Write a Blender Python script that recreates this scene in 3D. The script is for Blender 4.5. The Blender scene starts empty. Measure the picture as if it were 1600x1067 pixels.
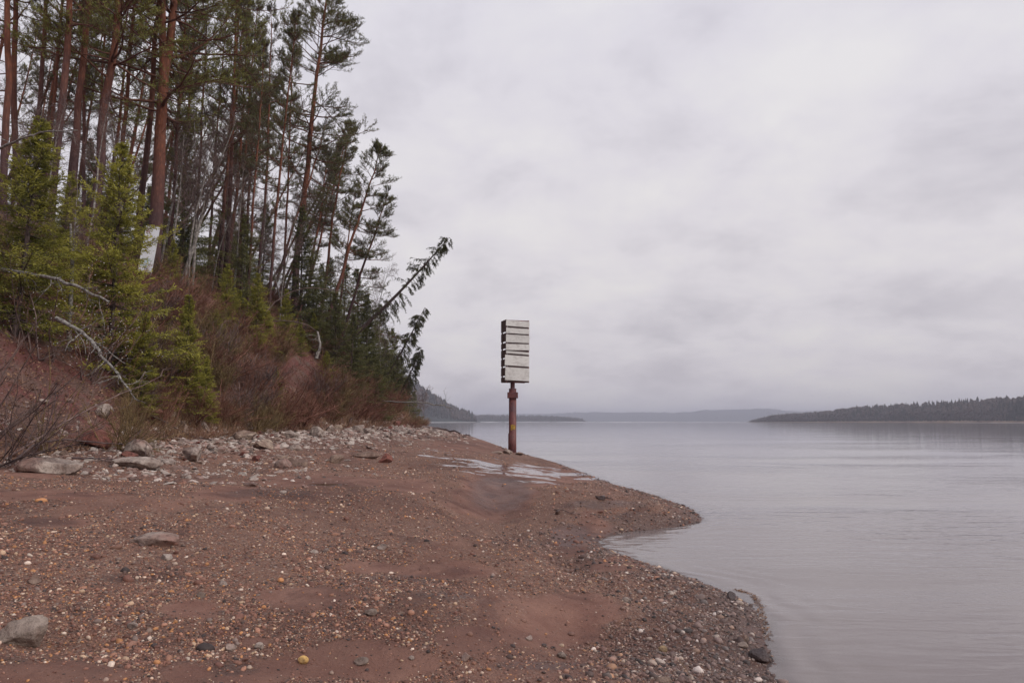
import bpy, math, random
import numpy as np
from mathutils import Vector, Matrix, noise as mnoise

sc = bpy.context.scene
R = math.radians
# ------------------------------------------------------------------ camera
FPX, PITCH, CAMZ = 1111.0, math.atan(124.5 / 1111.0), 2.2     # focal length in photo pixels
cam_d = bpy.data.cameras.new("camera")
cam_d.sensor_width = 36.0
cam_d.lens = 36.0 * FPX / 1600.0
cam_d.clip_start = 0.1
cam_d.clip_end = 40000.0
cam = bpy.data.objects.new("camera", cam_d)
sc.collection.objects.link(cam)
cam.location = (0, 0, CAMZ)
cam.rotation_euler = (R(90) + PITCH, 0, 0)
sc.camera = cam
# ------------------------------------------------------------------ view and sampling
sc.view_settings.view_transform = 'Standard'
sc.view_settings.look = 'None'
sc.view_settings.exposure = 0.0
sc.view_settings.gamma = 1.0
sc.render.engine = 'CYCLES'
cy = sc.cycles
cy.max_bounces = 5; cy.diffuse_bounces = 2; cy.glossy_bounces = 2; cy.transmission_bounces = 3
cy.transparent_max_bounces = 6; cy.volume_bounces = 0
cy.use_adaptive_sampling = True; cy.adaptive_threshold = 0.02
cy.use_denoising = True
cy.caustics_reflective = False; cy.caustics_refractive = False
cy.sample_clamp_indirect = 4.0
# ------------------------------------------------------------------ world: overcast sky
SUN_EL, SUN_ROT = R(34), R(118)
world = bpy.data.worlds.new("World"); sc.world = world
world.use_nodes = True
nt = world.node_tree; N = nt.nodes; Lk = nt.links
N.clear()
def nd(tree, typ, **kw):
    n = tree.nodes.new(typ)
    for k, v in kw.items():
        if k.startswith('i_'):
            n.inputs[int(k[2:])].default_value = v
        else:
            setattr(n, k, v)
    return n
def mathn(tree, op, a, b=None, clamp=False):
    n = tree.nodes.new('ShaderNodeMath'); n.operation = op; n.use_clamp = clamp
    for i, v in enumerate((a, b)):
        if v is None: continue
        if isinstance(v, (int, float)): n.inputs[i].default_value = v
        else: tree.links.new(v, n.inputs[i])
    return n.outputs[0]
def mixc(tree, f, a, b, blend='MIX'):
    n = tree.nodes.new('ShaderNodeMix'); n.data_type = 'RGBA'; n.blend_type = blend
    for s, v in ((n.inputs['Factor'], f), (n.inputs['A'], a), (n.inputs['B'], b)):
        # the names repeat per type; pick the colour sockets
        pass
    ins = [i for i in n.inputs]
    def put(sock, v):
        if isinstance(v, (int, float)): sock.default_value = v
        elif isinstance(v, tuple): sock.default_value = (v[0], v[1], v[2], 1)
        else: tree.links.new(v, sock)
    put(ins[0], f); put(ins[6], a); put(ins[7], b)
    return n.outputs[2]
def ramp(tree, fac, stops, interp='LINEAR'):
    n = tree.nodes.new('ShaderNodeValToRGB'); cr = n.color_ramp; cr.interpolation = interp
    while len(cr.elements) < len(stops): cr.elements.new(0.5)
    for e, (p, c) in zip(cr.elements, stops):
        e.position = p; e.color = (c, c, c, 1) if isinstance(c, (int, float)) else (c[0], c[1], c[2], 1)
    tree.links.new(fac, n.inputs[0])
    return n.outputs[0]
def noisen(tree, vec, scale, detail=4, rough=0.5, dist=0.0):
    n = tree.nodes.new('ShaderNodeTexNoise')
    n.inputs['Scale'].default_value = scale; n.inputs['Detail'].default_value = detail
    n.inputs['Roughness'].default_value = rough; n.inputs['Distortion'].default_value = dist
    if vec is not None: tree.links.new(vec, n.inputs['Vector'])
    return n.outputs[0]
sky = nd(nt, 'ShaderNodeTexSky'); sky.sky_type = 'NISHITA'; sky.sun_disc = False
sky.sun_elevation = SUN_EL; sky.sun_rotation = SUN_ROT; sky.dust_density = 3.0; sky.air_density = 1.0
tc = nd(nt, 'ShaderNodeTexCoord')
sep = nd(nt, 'ShaderNodeSeparateXYZ'); Lk.new(tc.outputs['Generated'], sep.inputs[0])
zz = mathn(nt, 'ADD', mathn(nt, 'ABSOLUTE', sep.outputs[2]), 0.30)
comb = nd(nt, 'ShaderNodeCombineXYZ')
Lk.new(mathn(nt, 'DIVIDE', sep.outputs[0], zz), comb.inputs[0])
Lk.new(mathn(nt, 'DIVIDE', sep.outputs[1], zz), comb.inputs[1])
c1 = noisen(nt, comb.outputs[0], 2.8, 8, 0.58, 0.15)
c2 = noisen(nt, comb.outputs[0], 0.9, 3, 0.5, 0.0)
cl = mathn(nt, 'ADD', mathn(nt, 'MULTIPLY', c1, 0.6), mathn(nt, 'MULTIPLY', c2, 0.4))
# cloud deck: lighter aloft, a little dimmer and warmer grey low down
tone = ramp(nt, cl, [(0.36, (5.0, 4.78, 5.2)), (0.49, (6.2, 5.96, 6.32)), (0.61, (6.8, 6.6, 6.65))])
elev = ramp(nt, sep.outputs[2], [(0.0, (0.80, 0.79, 0.80)), (0.06, (0.90, 0.88, 0.88)), (0.22, (1.0, 0.985, 0.965)), (0.6, (1.0, 1.01, 1.04))])
deck = mixc(nt, 1.0, tone, elev, 'MULTIPLY')
skyc = mixc(nt, 0.93, sky.outputs[0], deck)
bg = nd(nt, 'ShaderNodeBackground'); bg.inputs[1].default_value = 0.127
Lk.new(skyc, bg.inputs[0])
wo = nd(nt, 'ShaderNodeOutputWorld'); Lk.new(bg.outputs[0], wo.inputs[0])
# ------------------------------------------------------------------ sun behind the cloud deck
sd = bpy.data.lights.new("sun", 'SUN'); sd.energy = 1.5; sd.angle = R(11); sd.color = (1.0, 0.95, 0.88)
sun = bpy.data.objects.new("sun", sd); sc.collection.objects.link(sun)
sdir = Vector((math.sin(SUN_ROT) * math.cos(SUN_EL), math.cos(SUN_ROT) * math.cos(SUN_EL), math.sin(SUN_EL)))
sun.rotation_euler = sdir.to_track_quat('Z', 'Y').to_euler()

# ================================================================== helpers
rng = np.random.default_rng(7)
random.seed(7)
COL = sc.collection.objects

def ray(px, py):
    cx, cyy = (px - 800.0) / FPX, (533.5 - py) / FPX
    s, c = math.sin(PITCH), math.cos(PITCH)
    return np.array([cx, c - cyy * s, s + cyy * c])
def at(px, py, y):
    d = ray(px, py)
    return np.array([0, 0, CAMZ]) + d * (y / d[1])
def on_z(px, py, z=0.0):
    d = ray(px, py)
    return np.array([0, 0, CAMZ]) + d * ((z - CAMZ) / d[2])
def to_px(x, y, z):
    s, c = math.sin(PITCH), math.cos(PITCH)
    dz = z - CAMZ
    fw = y * c + dz * s; up = -y * s + dz * c
    fw = np.where(fw < 0.5, 0.5, fw)
    return 800 + FPX * x / fw, 533.5 - FPX * up / fw

_perm = np.random.default_rng(99).random((256, 256))
def vnoise(x, y):
    xi, yi = np.floor(x).astype(int), np.floor(y).astype(int)
    fx, fy = x - xi, y - yi
    fx = fx * fx * fx * (fx * (fx * 6 - 15) + 10); fy = fy * fy * fy * (fy * (fy * 6 - 15) + 10)
    g = lambda a, b: _perm[a & 255, b & 255]
    return ((g(xi, yi) * (1 - fx) + g(xi + 1, yi) * fx) * (1 - fy) + (g(xi, yi + 1) * (1 - fx) + g(xi + 1, yi + 1) * fx) * fy) * 2 - 1
def fbm(x, y, sc_, octv=4, rough=0.5, seed=0):
    v = 0; a = 1; t = 0
    cs, sn = math.cos(0.6), math.sin(0.6)
    x, y = x * sc_ + seed * 17.3, y * sc_ + seed * 9.1
    for _ in range(octv):
        v = v + a * vnoise(x, y); t += a; a *= rough
        x, y = (x * cs - y * sn) * 2.03 + 5.1, (x * sn + y * cs) * 2.03 + 3.7
    return v / t
def sstep(a, b, x):
    t = np.clip((x - a) / (b - a), 0, 1)
    return t * t * (3 - 2 * t)

# ------------------------------------------------------------------ the lie of the land
_sh_px = [(682, 668), (700, 672), (728, 680), (760, 690), (785, 699), (812, 709), (860, 721), (905, 736), (950, 753), (985, 764), (1020, 773),
          (1050, 784), (1078, 794), (1095, 806), (1094, 815), (1065, 822), (1020, 827), (975, 832), (948, 838), (936, 846),
          (945, 855), (975, 868), (1020, 884), (1070, 901), (1110, 915), (1145, 929), (1172, 945), (1190, 965), (1196, 995), (1206, 1030), (1216, 1067)]
_sh = [tuple(on_z(a, b)[:2]) for a, b in _sh_px]
_sh = [(-900, 2500), (-420, 1500), (-85, 620), (-37, 300)] + _sh + [(2.5, 4.2), (2.7, 2.0), (2.4, -3), (4, -12), (9, -30), (40, -200), (300, -1500)]
def catmull(P, n=5):
    P = np.array(P, float); out = []
    Q = np.vstack([2 * P[0] - P[1], P, 2 * P[-1] - P[-2]])
    for i in range(1, len(Q) - 2):
        for k in range(n):
            t = k / n
            out.append(0.5 * ((2 * Q[i]) + (-Q[i - 1] + Q[i + 1]) * t + (2 * Q[i - 1] - 5 * Q[i] + 4 * Q[i + 1] - Q[i + 2]) * t * t + (-Q[i - 1] + 3 * Q[i] - 3 * Q[i + 1] + Q[i + 2]) * t ** 3))
    out.append(P[-1]); return np.array(out)
SHN = np.vstack([np.array(_sh[:4]), catmull(_sh[4:-4], 4), np.array(_sh[-4:])])
_poly = np.vstack([SHN, [(-9000, -1500), (-9000, 2500)]])
def shore_dist(x, y):
    """signed distance to the water's edge, positive on land"""
    shp = np.shape(x); x = np.ravel(np.asarray(x, float)); y = np.ravel(np.asarray(y, float))
    best = np.full(x.shape, 1e18)
    A, B = SHN[:-1], SHN[1:]
    for a, b in zip(A, B):
        d = b - a; l2 = d @ d + 1e-12
        t = np.clip(((x - a[0]) * d[0] + (y - a[1]) * d[1]) / l2, 0, 1)
        q = (x - a[0] - t * d[0]) ** 2 + (y - a[1] - t * d[1]) ** 2
        best = np.minimum(best, q)
    ins = np.zeros(x.shape, bool); n = len(_poly); j = n - 1
    for i in range(n):
        xi, yi = _poly[i]; xj, yj = _poly[j]
        if yi != yj:
            ins ^= ((yi > y) != (yj > y)) & (x < (xj - xi) * (y - yi) / (yj - yi) + xi)
        j = i
    return (np.sqrt(best) * np.where(ins, 1, -1)).reshape(shp)
_by = np.array([-200, -20, 0, 10, 14, 20, 28, 45, 60, 75, 110, 175, 300, 620, 1500, 2500])
_bx = np.array([-14, -11, -10.5, -10.3, -10.5, -10.5, -10.4, -9.9, -9.8, -11.2, -15.4, -25.5, -44, -95, -435, -920])
_hy = np.array([-200, 10, 30, 45, 60, 90, 130, 200, 400, 2500])
_hc = np.array([10, 10.5, 11, 12, 13.5, 14, 13, 11.5, 14, 20])
_sl = np.array([0.8, 0.85, 0.95, 1.1, 1.35, 1.45, 1.3, 1.2, 1.0, 1.0])
_zb = np.interp
def bluff_u(x, y):
    return np.interp(y, _by, _bx) - x + 0.7 * fbm(x, y, 0.16, 3, 0.5, 3)
_H = [(960, 776, 0.04, 70, 8), (960, 797, -0.04, 80, 8), (770, 790, -0.13, 60, 30), (880, 845, -0.09, 45, 22), (350, 772, -0.07, 80, 14), (560, 752, -0.06, 120, 8), (900, 955, -0.06, 100, 34), (560, 1035, -0.05, 170, 34),
      (610, 800, 0.07, 120, 16), (740, 856, 0.06, 110, 16), (500, 790, 0.05, 150, 20), (250, 850, 0.06, 170, 26), (620, 945, 0.05, 150, 30), (100, 1040, -0.05, 130, 25), (1010, 775, 0.05, 60, 9), (900, 770, 0.03, 60, 14)]
_HW = []
for (a, b, h, rx, ry) in _H:
    c_ = on_z(a, b, 0.5); c1_ = on_z(a + rx, b, 0.5); c2_ = on_z(a, b - ry, 0.5)
    _HW.append((c_[0], c_[1], h * 2.6, abs(c1_[0] - c_[0]), abs(c2_[1] - c_[1])))
def height(x, y, fine=True):
    x = np.asarray(x, float); y = np.asarray(y, float)
    ds = shore_dist(x, y)
    db = np.maximum(x - np.interp(y, _by, _bx), 0.0)
    zb = np.interp(y, [0, 14, 28, 60, 110, 300], [1.35, 1.5, 1.78, 1.85, 1.6, 1.5])
    dl = np.maximum(ds, 0)
    t = dl / (dl + db + 1e-6)
    land = zb * np.power(t, 0.78)
    land = np.where(dl < 0.25, land * (dl / 0.25) ** 0.3, land)
    u = np.maximum(bluff_u(x, y), 0)
    hc = np.interp(y, _hy, _hc); sl = np.interp(y, _hy, _sl)
    up = hc * (1 - np.exp(-(sl * u / hc) ** 1.5)) ** (1 / 1.5) + 0.05 * u
    up = np.minimum(up, hc + 6 + 0.002 * u)
    z = land + up + np.minimum(u, 4) / 4 * 0.45 * fbm(x, y, 0.35, 4, 0.55, 5)
    amp = np.clip(dl / 1.5, 0, 1)
    if fine:
        wv = fbm(x * 1.0, y * 0.45, 0.9, 4, 0.55, 1) * 0.075 + fbm(x, y, 0.28, 2, 0.5, 2) * 0.06
        z = z + amp * wv
        for (cx, cy_, h, rx, ry) in _HW:
            z = z + h * np.exp(-((x - cx) / rx) ** 2 - ((y - cy_) / ry) ** 2) * np.clip(dl / 0.6, 0, 1)
        z = z + np.clip(dl / 0.4, 0, 1) * np.exp(-np.maximum(y - 15, 0) / 25.0) * (0.020 * fbm(x, y * 0.7, 4.5, 3, 0.6, 8) + 0.024 * np.abs(fbm(x * 0.5, y, 2.4, 3, 0.5, 9)))
    sea = -0.22 * np.power(np.maximum(-ds, 0) + 1e-9, 0.85)
    z = np.where(ds < 0, np.maximum(sea, -3.0), z)
    z = z + 0.02 * np.exp(-(ds / 0.4) ** 2) * fbm(x, y, 2.2, 3, 0.5, 11)
    return z
def H1(x, y): return float(height(np.array([x]), np.array([y]))[0])
def hit(px, py, far=600.0):
    """where the line of sight through a photo point meets the ground"""
    d = ray(px, py); d = d / d[1]
    ys = np.exp(np.linspace(math.log(3.0), math.log(far), 500))
    zs = CAMZ + d[2] * ys - height(d[0] * ys, ys)
    k = np.argmax(zs < 0)
    if not (zs < 0).any(): k = len(ys) - 1
    a, b = ys[max(k - 1, 0)], ys[k]
    ys = np.linspace(a, b, 30); zs = CAMZ + d[2] * ys - height(d[0] * ys, ys)
    k = np.argmax(zs < 0); y = ys[k]
    return np.array([d[0] * y, y, H1(d[0] * y, y)])
def standing(px, y):
    """ground point in the direction of photo column px at depth y"""
    x = (px - 800) / FPX * y / (math.cos(PITCH)) * 1.0
    for _ in range(3):
        z = H1(x, y)
        fw = y * math.cos(PITCH) + (z - CAMZ) * math.sin(PITCH)
        x = (px - 800) / FPX * fw
    return np.array([x, y, H1(x, y)])

# ------------------------------------------------------------------ mesh building
class MB:
    def __init__(s): s.V = []; s.T = []; s.Q = []; s.C = []; s.n = 0
    def add(s, V, T=None, Q=None, tint=0.5):
        V = np.asarray(V, np.float32).reshape(-1, 3)
        if T is not None and len(T): s.T.append(np.asarray(T, np.int32).reshape(-1, 3) + s.n)
        if Q is not None and len(Q): s.Q.append(np.asarray(Q, np.int32).reshape(-1, 4) + s.n)
        s.V.append(V); tt = np.asarray(tint, np.float32)
        s.C.append(np.broadcast_to(tt, (len(V),)) if tt.ndim < 2 else tt)
        s.n += len(V)
    def mesh(s, name, mat, smooth=True, rgb=None):
        V = np.vstack(s.V); T = np.vstack(s.T) if s.T else np.zeros((0, 3), np.int32); Q = np.vstack(s.Q) if s.Q else np.zeros((0, 4), np.int32)
        me = bpy.data.meshes.new(name)
        me.vertices.add(len(V)); me.vertices.foreach_set('co', V.ravel())
        nl = 3 * len(T) + 4 * len(Q)
        me.loops.add(nl); me.loops.foreach_set('vertex_index', np.concatenate([T.ravel(), Q.ravel()]).astype(np.int32))
        me.polygons.add(len(T) + len(Q))
        st = np.concatenate([np.arange(len(T)) * 3, 3 * len(T) + np.arange(len(Q)) * 4]).astype(np.int32)
        me.polygons.foreach_set('loop_start', st)
        me.polygons.foreach_set('use_smooth', np.full(len(st), smooth))
        if s.C and s.C[0].ndim == 1:
            at_ = me.attributes.new('tint', 'FLOAT', 'POINT'); at_.data.foreach_set('value', np.concatenate(s.C).astype(np.float32))
        elif s.C:
            at_ = me.attributes.new('rgb', 'FLOAT_COLOR', 'POINT')
            c = np.vstack(s.C); c = np.hstack([c, np.ones((len(c), 1), np.float32)]).astype(np.float32)
            at_.data.foreach_set('color', c.ravel())
        me.update(calc_edges=True); me.validate()
        if mat: me.materials.append(mat)
        return me
    def build(s, name, mat, parent=None, smooth=True):
        o = bpy.data.objects.new(name, s.mesh(name, mat, smooth)); COL.link(o)
        if parent: o.parent = parent
        return o
def tag(o, label=None, cat=None, group=None, kind=None):
    if label: o['label'] = label
    if cat: o['category'] = cat
    if group: o['group'] = group
    if kind: o['kind'] = kind
    return o
def empty(name, loc=(0, 0, 0)):
    o = bpy.data.objects.new(name, None); COL.link(o); o.location = loc; o.empty_display_size = 0.2
    return o
def copy_tree(o, parent=None):
    c = o.copy(); COL.link(c)
    if parent: c.parent = parent
    for ch in [k for k in o.children]: copy_tree(ch, c)
    return c
def nrm(v): return v / (np.linalg.norm(v, axis=-1, keepdims=True) + 1e-9)
def tubes(mb, P, Rr, sides=4, tint=0.5):
    P = np.asarray(P, float); Rr = np.asarray(Rr, float)
    if P.ndim == 2: P = P[None]; Rr = Rr[None]
    m, n, _ = P.shape
    T = nrm(np.gradient(P, axis=1))
    mt = nrm(T.mean(axis=1))
    ref = np.where(np.abs(mt[:, 2:3]) > 0.85, np.array([[1.0, 0.13, 0]]), np.array([[0, 0.1, 1.0]]))[:, None, :]
    U = nrm(np.cross(T, np.broadcast_to(ref, T.shape))); W = np.cross(U, T)
    a = np.arange(sides) / sides * 2 * math.pi
    V = P[:, :, None, :] + Rr[:, :, None, None] * (np.cos(a)[None, None, :, None] * U[:, :, None, :] + np.sin(a)[None, None, :, None] * W[:, :, None, :])
    i = np.arange(m)[:, None, None] * n * sides; j = np.arange(n - 1)[None, :, None] * sides; k = np.arange(sides)[None, None, :]; k2 = (k + 1) % sides
    Q = np.stack([i + j + k, i + j + k2, i + j + sides + k2, i + j + sides + k], -1).reshape(-1, 4)
    tt = np.broadcast_to(np.asarray(tint, float).reshape(-1, 1), (m, n * sides)).ravel() if np.ndim(tint) else tint
    mb.add(V.reshape(-1, 3), Q=Q, tint=tt)
def blades(mb, B, D, L, W, tint=0.5, rg=rng):
    """flat pointed leaves or needles"""
    m = len(B); D = nrm(D)
    r = nrm(rg.normal(size=(m, 3))); S = nrm(np.cross(D, r))
    L = np.broadcast_to(L, (m,))[:, None]; W = np.broadcast_to(W, (m,))[:, None]
    V = np.stack([B, B + D * L * 0.45 + S * W * 0.5, B + D * L, B + D * L * 0.45 - S * W * 0.5], 1)
    Q = np.arange(m * 4).reshape(m, 4)
    mb.add(V.reshape(-1, 3), Q=Q, tint=np.repeat(np.broadcast_to(tint, (m,)), 4))
def grow(rg, P0, D0, L, n, bend=0.0, wob=0.15, bend_to=(0, 0, 1)):
    m = len(P0); D = nrm(D0); P = [P0]; bt = np.array(bend_to, float)
    L = np.broadcast_to(L, (m,))[:, None]; bend = np.broadcast_to(bend, (m,))[:, None]
    for k in range(n - 1):
        D = nrm(D + bend * bt / (n - 1) + wob * rg.normal(size=(m, 3)) / math.sqrt(n))
        P.append(P[-1] + D * L / (n - 1))
    return np.stack(P, 1)
def sprout(rg, P, k, t0, t1, ang, flat=0.0, alt=False):
    """starts of k side shoots on each of the paths P: points, directions, parent index, t"""
    m, n, _ = P.shape
    t = t0 + (t1 - t0) * ((np.arange(k)[None, :] + rg.random((m, k))) / k)
    f = t * (n - 1); i = np.minimum(f.astype(int), n - 2); fr = (f - i)[..., None]
    mi = np.arange(m)[:, None]
    X = P[mi, i] * (1 - fr) + P[mi, i + 1] * fr
    Tn = nrm(P[mi, i + 1] - P[mi, i])
    r = rg.normal(size=(m, k, 3)); r[..., 2] *= (1 - flat)
    if alt:
        hz = nrm(np.cross(Tn, np.array([0, 0, 1.0]))); sg = np.where((np.arange(k) % 2)[None, :, None] == 0, 1, -1)
        r = hz * sg + 0.25 * r
    pr = nrm(r - (r * Tn).sum(-1, keepdims=True) * Tn)
    a = ang * (0.8 + 0.4 * rg.random((m, k, 1)))
    D = Tn * np.cos(a) + pr * np.sin(a)
    return X.reshape(-1, 3), D.reshape(-1, 3), np.repeat(np.arange(m), k), t.ravel()

# ================================================================== materials
def new_mat(name):
    m = bpy.data.materials.new(name); m.use_nodes = True
    t = m.node_tree; b = t.nodes['Principled BSDF']
    return m, t, b
def attr(t, name): n = t.nodes.new('ShaderNodeAttribute'); n.attribute_name = name; return n
def bump(t, b, h, strength=0.3, dist=0.02, chain=None):
    n = t.nodes.new('ShaderNodeBump'); n.inputs['Strength'].default_value = strength; n.inputs['Distance'].default_value = dist
    t.links.new(h, n.inputs['Height'])
    if chain is not None: t.links.new(chain, n.inputs['Normal'])
    if b is not None: t.links.new(n.outputs[0], b.inputs['Normal'])
    return n.outputs[0]
def objco(t): return t.nodes.new('ShaderNodeTexCoord').outputs['Object']
def geopos(t): return t.nodes.new('ShaderNodeNewGeometry').outputs['Position']

def m_simple(name, c1, c2, scale=8, rough=0.85, bstr=0.4, bdist=0.01, use_tint=True, stretch=None, spec=0.3):
    m, t, b = new_mat(name); co = objco(t)
    if stretch:
        mp = t.nodes.new('ShaderNodeMapping'); mp.inputs['Scale'].default_value = stretch; t.links.new(co, mp.inputs[0]); co = mp.outputs[0]
    n1 = noisen(t, co, scale, 5, 0.6)
    f = ramp(t, n1, [(0.35, 0.0), (0.65, 1.0)])
    c = mixc(t, f, c1, c2)
    if use_tint:
        tn = attr(t, 'tint').outputs['Fac']
        c = mixc(t, 1.0, c, ramp(t, tn, [(0.0, (0.55, 0.55, 0.55)), (1.0, (1.4, 1.4, 1.4))]), 'MULTIPLY')
    t.links.new(c, b.inputs['Base Color']); b.inputs['Roughness'].default_value = rough
    b.inputs['Specular IOR Level'].default_value = spec
    bump(t, b, n1, bstr, bdist)
    return m
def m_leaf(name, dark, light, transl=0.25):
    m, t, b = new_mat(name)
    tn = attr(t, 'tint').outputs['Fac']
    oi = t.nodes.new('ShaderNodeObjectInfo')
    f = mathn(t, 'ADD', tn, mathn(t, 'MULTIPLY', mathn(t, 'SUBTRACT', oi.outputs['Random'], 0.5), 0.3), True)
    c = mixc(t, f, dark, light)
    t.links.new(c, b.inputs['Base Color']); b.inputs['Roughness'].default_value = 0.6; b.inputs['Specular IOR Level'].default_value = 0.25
    tr = t.nodes.new('ShaderNodeBsdfTranslucent'); t.links.new(c, tr.inputs[0])
    mx = t.nodes.new('ShaderNodeMixShader'); mx.inputs[0].default_value = transl
    t.links.new(b.outputs[0], mx.inputs[1]); t.links.new(tr.outputs[0], mx.inputs[2])
    t.links.new(mx.outputs[0], t.nodes['Material Output'].inputs[0])
    return m
def m_bark_pine(name):
    m, t, b = new_mat(name); co = objco(t)
    mp = t.nodes.new('ShaderNodeMapping'); mp.inputs['Scale'].default_value = (1, 1, 0.28); t.links.new(co, mp.inputs[0])
    n1 = noisen(t, mp.outputs[0], 14, 6, 0.65); n2 = noisen(t, co, 0.8, 4, 0.6)
    vo = t.nodes.new('ShaderNodeTexVoronoi'); vo.inputs['Scale'].default_value = 9; t.links.new(mp.outputs[0], vo.inputs['Vector'])
    s = t.nodes.new('ShaderNodeSeparateXYZ'); t.links.new(co, s.inputs[0])
    oi = t.nodes.new('ShaderNodeObjectInfo')
    hgt = mathn(t, 'ADD', mathn(t, 'MULTIPLY', s.outputs[2], 0.16), mathn(t, 'MULTIPLY', n2, 1.1))
    hgt = mathn(t, 'ADD', hgt, mathn(t, 'MULTIPLY', oi.outputs['Random'], -0.85))
    f = ramp(t, mathn(t, 'MULTIPLY', hgt, 0.5), [(0.36, 0.0), (0.80, 1.0)])
    low = mixc(t, n1, (0.05, 0.03, 0.034), (0.17, 0.105, 0.10))
    high = mixc(t, n1, (0.13, 0.045, 0.032), (0.42, 0.16, 0.08))
    c = mixc(t, f, low, high)
    c = mixc(t, ramp(t, vo.outputs['Distance'], [(0.0, 0.0), (0.5, 0.5)]), c, (0.05, 0.025, 0.025))
    t.links.new(c, b.inputs['Base Color']); b.inputs['Roughness'].default_value = 0.9; b.inputs['Specular IOR Level'].default_value = 0.2
    bump(t, b, n1, 0.7, 0.03)
    return m
M_pinebark = m_bark_pine('pine_bark')
M_twig = m_simple('dark_branch_bark', (0.045, 0.028, 0.028), (0.12, 0.075, 0.07), 10)
M_limb = m_simple('pine_limb_bark', (0.09, 0.042, 0.035), (0.20, 0.09, 0.06), 6)
M_grey = m_simple('grey_bark', (0.10, 0.085, 0.08), (0.34, 0.31, 0.28), 7, bstr=0.5)
M_sprucebark = m_simple('spruce_bark', (0.045, 0.03, 0.03), (0.14, 0.10, 0.09), 9)
M_lichen = m_simple('lichened_dead_wood', (0.07, 0.055, 0.055), (0.36, 0.34, 0.31), 14, bstr=0.6)
M_drift = m_simple('wet_driftwood', (0.045, 0.03, 0.035), (0.16, 0.11, 0.10), 12)
M_red = m_simple('red_brown_twigs', (0.13, 0.052, 0.04), (0.30, 0.145, 0.10), 3)
M_olive = m_simple('olive_brown_twigs', (0.12, 0.08, 0.04), (0.27, 0.19, 0.09), 3)
M_greytwig = m_simple('grey_brown_twigs', (0.08, 0.05, 0.05), (0.24, 0.17, 0.15), 3)
M_pine_a = m_leaf('pine_needles', (0.05, 0.056, 0.026), (0.21, 0.21, 0.075))
M_pine_b = m_leaf('bright_pine_needles', (0.07, 0.082, 0.022), (0.30, 0.30, 0.075))
M_pine_d = m_leaf('dull_pine_needles', (0.05, 0.052, 0.036), (0.18, 0.175, 0.10))
M_spr_y = m_leaf('young_spruce_needles', (0.05, 0.058, 0.016), (0.43, 0.40, 0.075), 0.32)
M_spr_d = m_leaf('dark_spruce_needles', (0.04, 0.045, 0.02), (0.21, 0.205, 0.07))
M_catkin = m_simple('silver_catkins', (0.5, 0.48, 0.48), (0.75, 0.72, 0.72), 30, use_tint=False)
M_drygrass = m_leaf('dry_grass', (0.16, 0.09, 0.05), (0.48, 0.33, 0.20), 0.3)
M_litter = m_leaf('leaf_litter', (0.10, 0.045, 0.035), (0.40, 0.24, 0.15), 0.1)

def m_rock(name, c1, c2, c3):
    m, t, b = new_mat(name); co = objco(t); oi = t.nodes.new('ShaderNodeObjectInfo')
    ad = t.nodes.new('ShaderNodeVectorMath'); ad.operation = 'ADD'
    sc_ = t.nodes.new('ShaderNodeVectorMath'); sc_.operation = 'SCALE'; sc_.inputs[0].default_value = (13, 7, 5); t.links.new(oi.outputs['Random'], sc_.inputs[3])
    t.links.new(co, ad.inputs[0]); t.links.new(sc_.outputs[0], ad.inputs[1]); co = ad.outputs[0]
    n1 = noisen(t, co, 3.0, 7, 0.62, 0.3); n2 = noisen(t, co, 12, 6, 0.7); n3 = noisen(t, co, 1.3, 3, 0.5)
    c = mixc(t, ramp(t, n1, [(0.38, 0.0), (0.6, 1.0)]), c1, c2)
    c = mixc(t, ramp(t, n3, [(0.5, 0.0), (0.62, 1.0)]), c, c3)
    c = mixc(t, ramp(t, n2, [(0.32, 0.75), (0.52, 0.0)]), c, (0.05, 0.035, 0.03))
    c = mixc(t, ramp(t, noisen(t, co, 5, 6, 0.7, 0.5), [(0.5, 0.0), (0.66, 0.6)]), c, (0.13, 0.075, 0.055))
    t.links.new(c, b.inputs['Base Color']); b.inputs['Roughness'].default_value = 0.85; b.inputs['Specular IOR Level'].default_value = 0.3
    nn = bump(t, None, n1, 0.8, 0.10); bump(t, b, n2, 0.7, 0.03, nn)
    return m
M_lime = m_rock('pale_limestone', (0.24, 0.18, 0.155), (0.46, 0.38, 0.33), (0.29, 0.175, 0.145))
M_greyrock = m_rock('grey_stone', (0.16, 0.118, 0.10), (0.36, 0.285, 0.24), (0.24, 0.17, 0.14))
M_redrock = m_rock('red_sandstone', (0.17, 0.055, 0.045), (0.27, 0.11, 0.085), (0.22, 0.08, 0.065))
M_brownrock = m_rock('brown_stone', (0.17, 0.105, 0.085), (0.30, 0.21, 0.165), (0.38, 0.29, 0.23))
M_wetrock = m_rock('wet_dark_stone', (0.045, 0.028, 0.028), (0.10, 0.065, 0.06), (0.07, 0.05, 0.05))
M_wetrock.node_tree.nodes['Principled BSDF'].inputs['Roughness'].default_value = 0.35
def m_gravel():
    m, t, b = new_mat('gravel_stones')
    c = attr(t, 'rgb').outputs['Color']
    n = noisen(t, geopos(t), 90, 3, 0.6)
    c = mixc(t, 1.0, c, ramp(t, n, [(0.3, 0.75), (0.7, 1.2)]), 'MULTIPLY')
    t.links.new(c, b.inputs['Base Color']); b.inputs['Roughness'].default_value = 0.62; b.inputs['Specular IOR Level'].default_value = 0.35
    return m
M_gravel = m_gravel()

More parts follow.
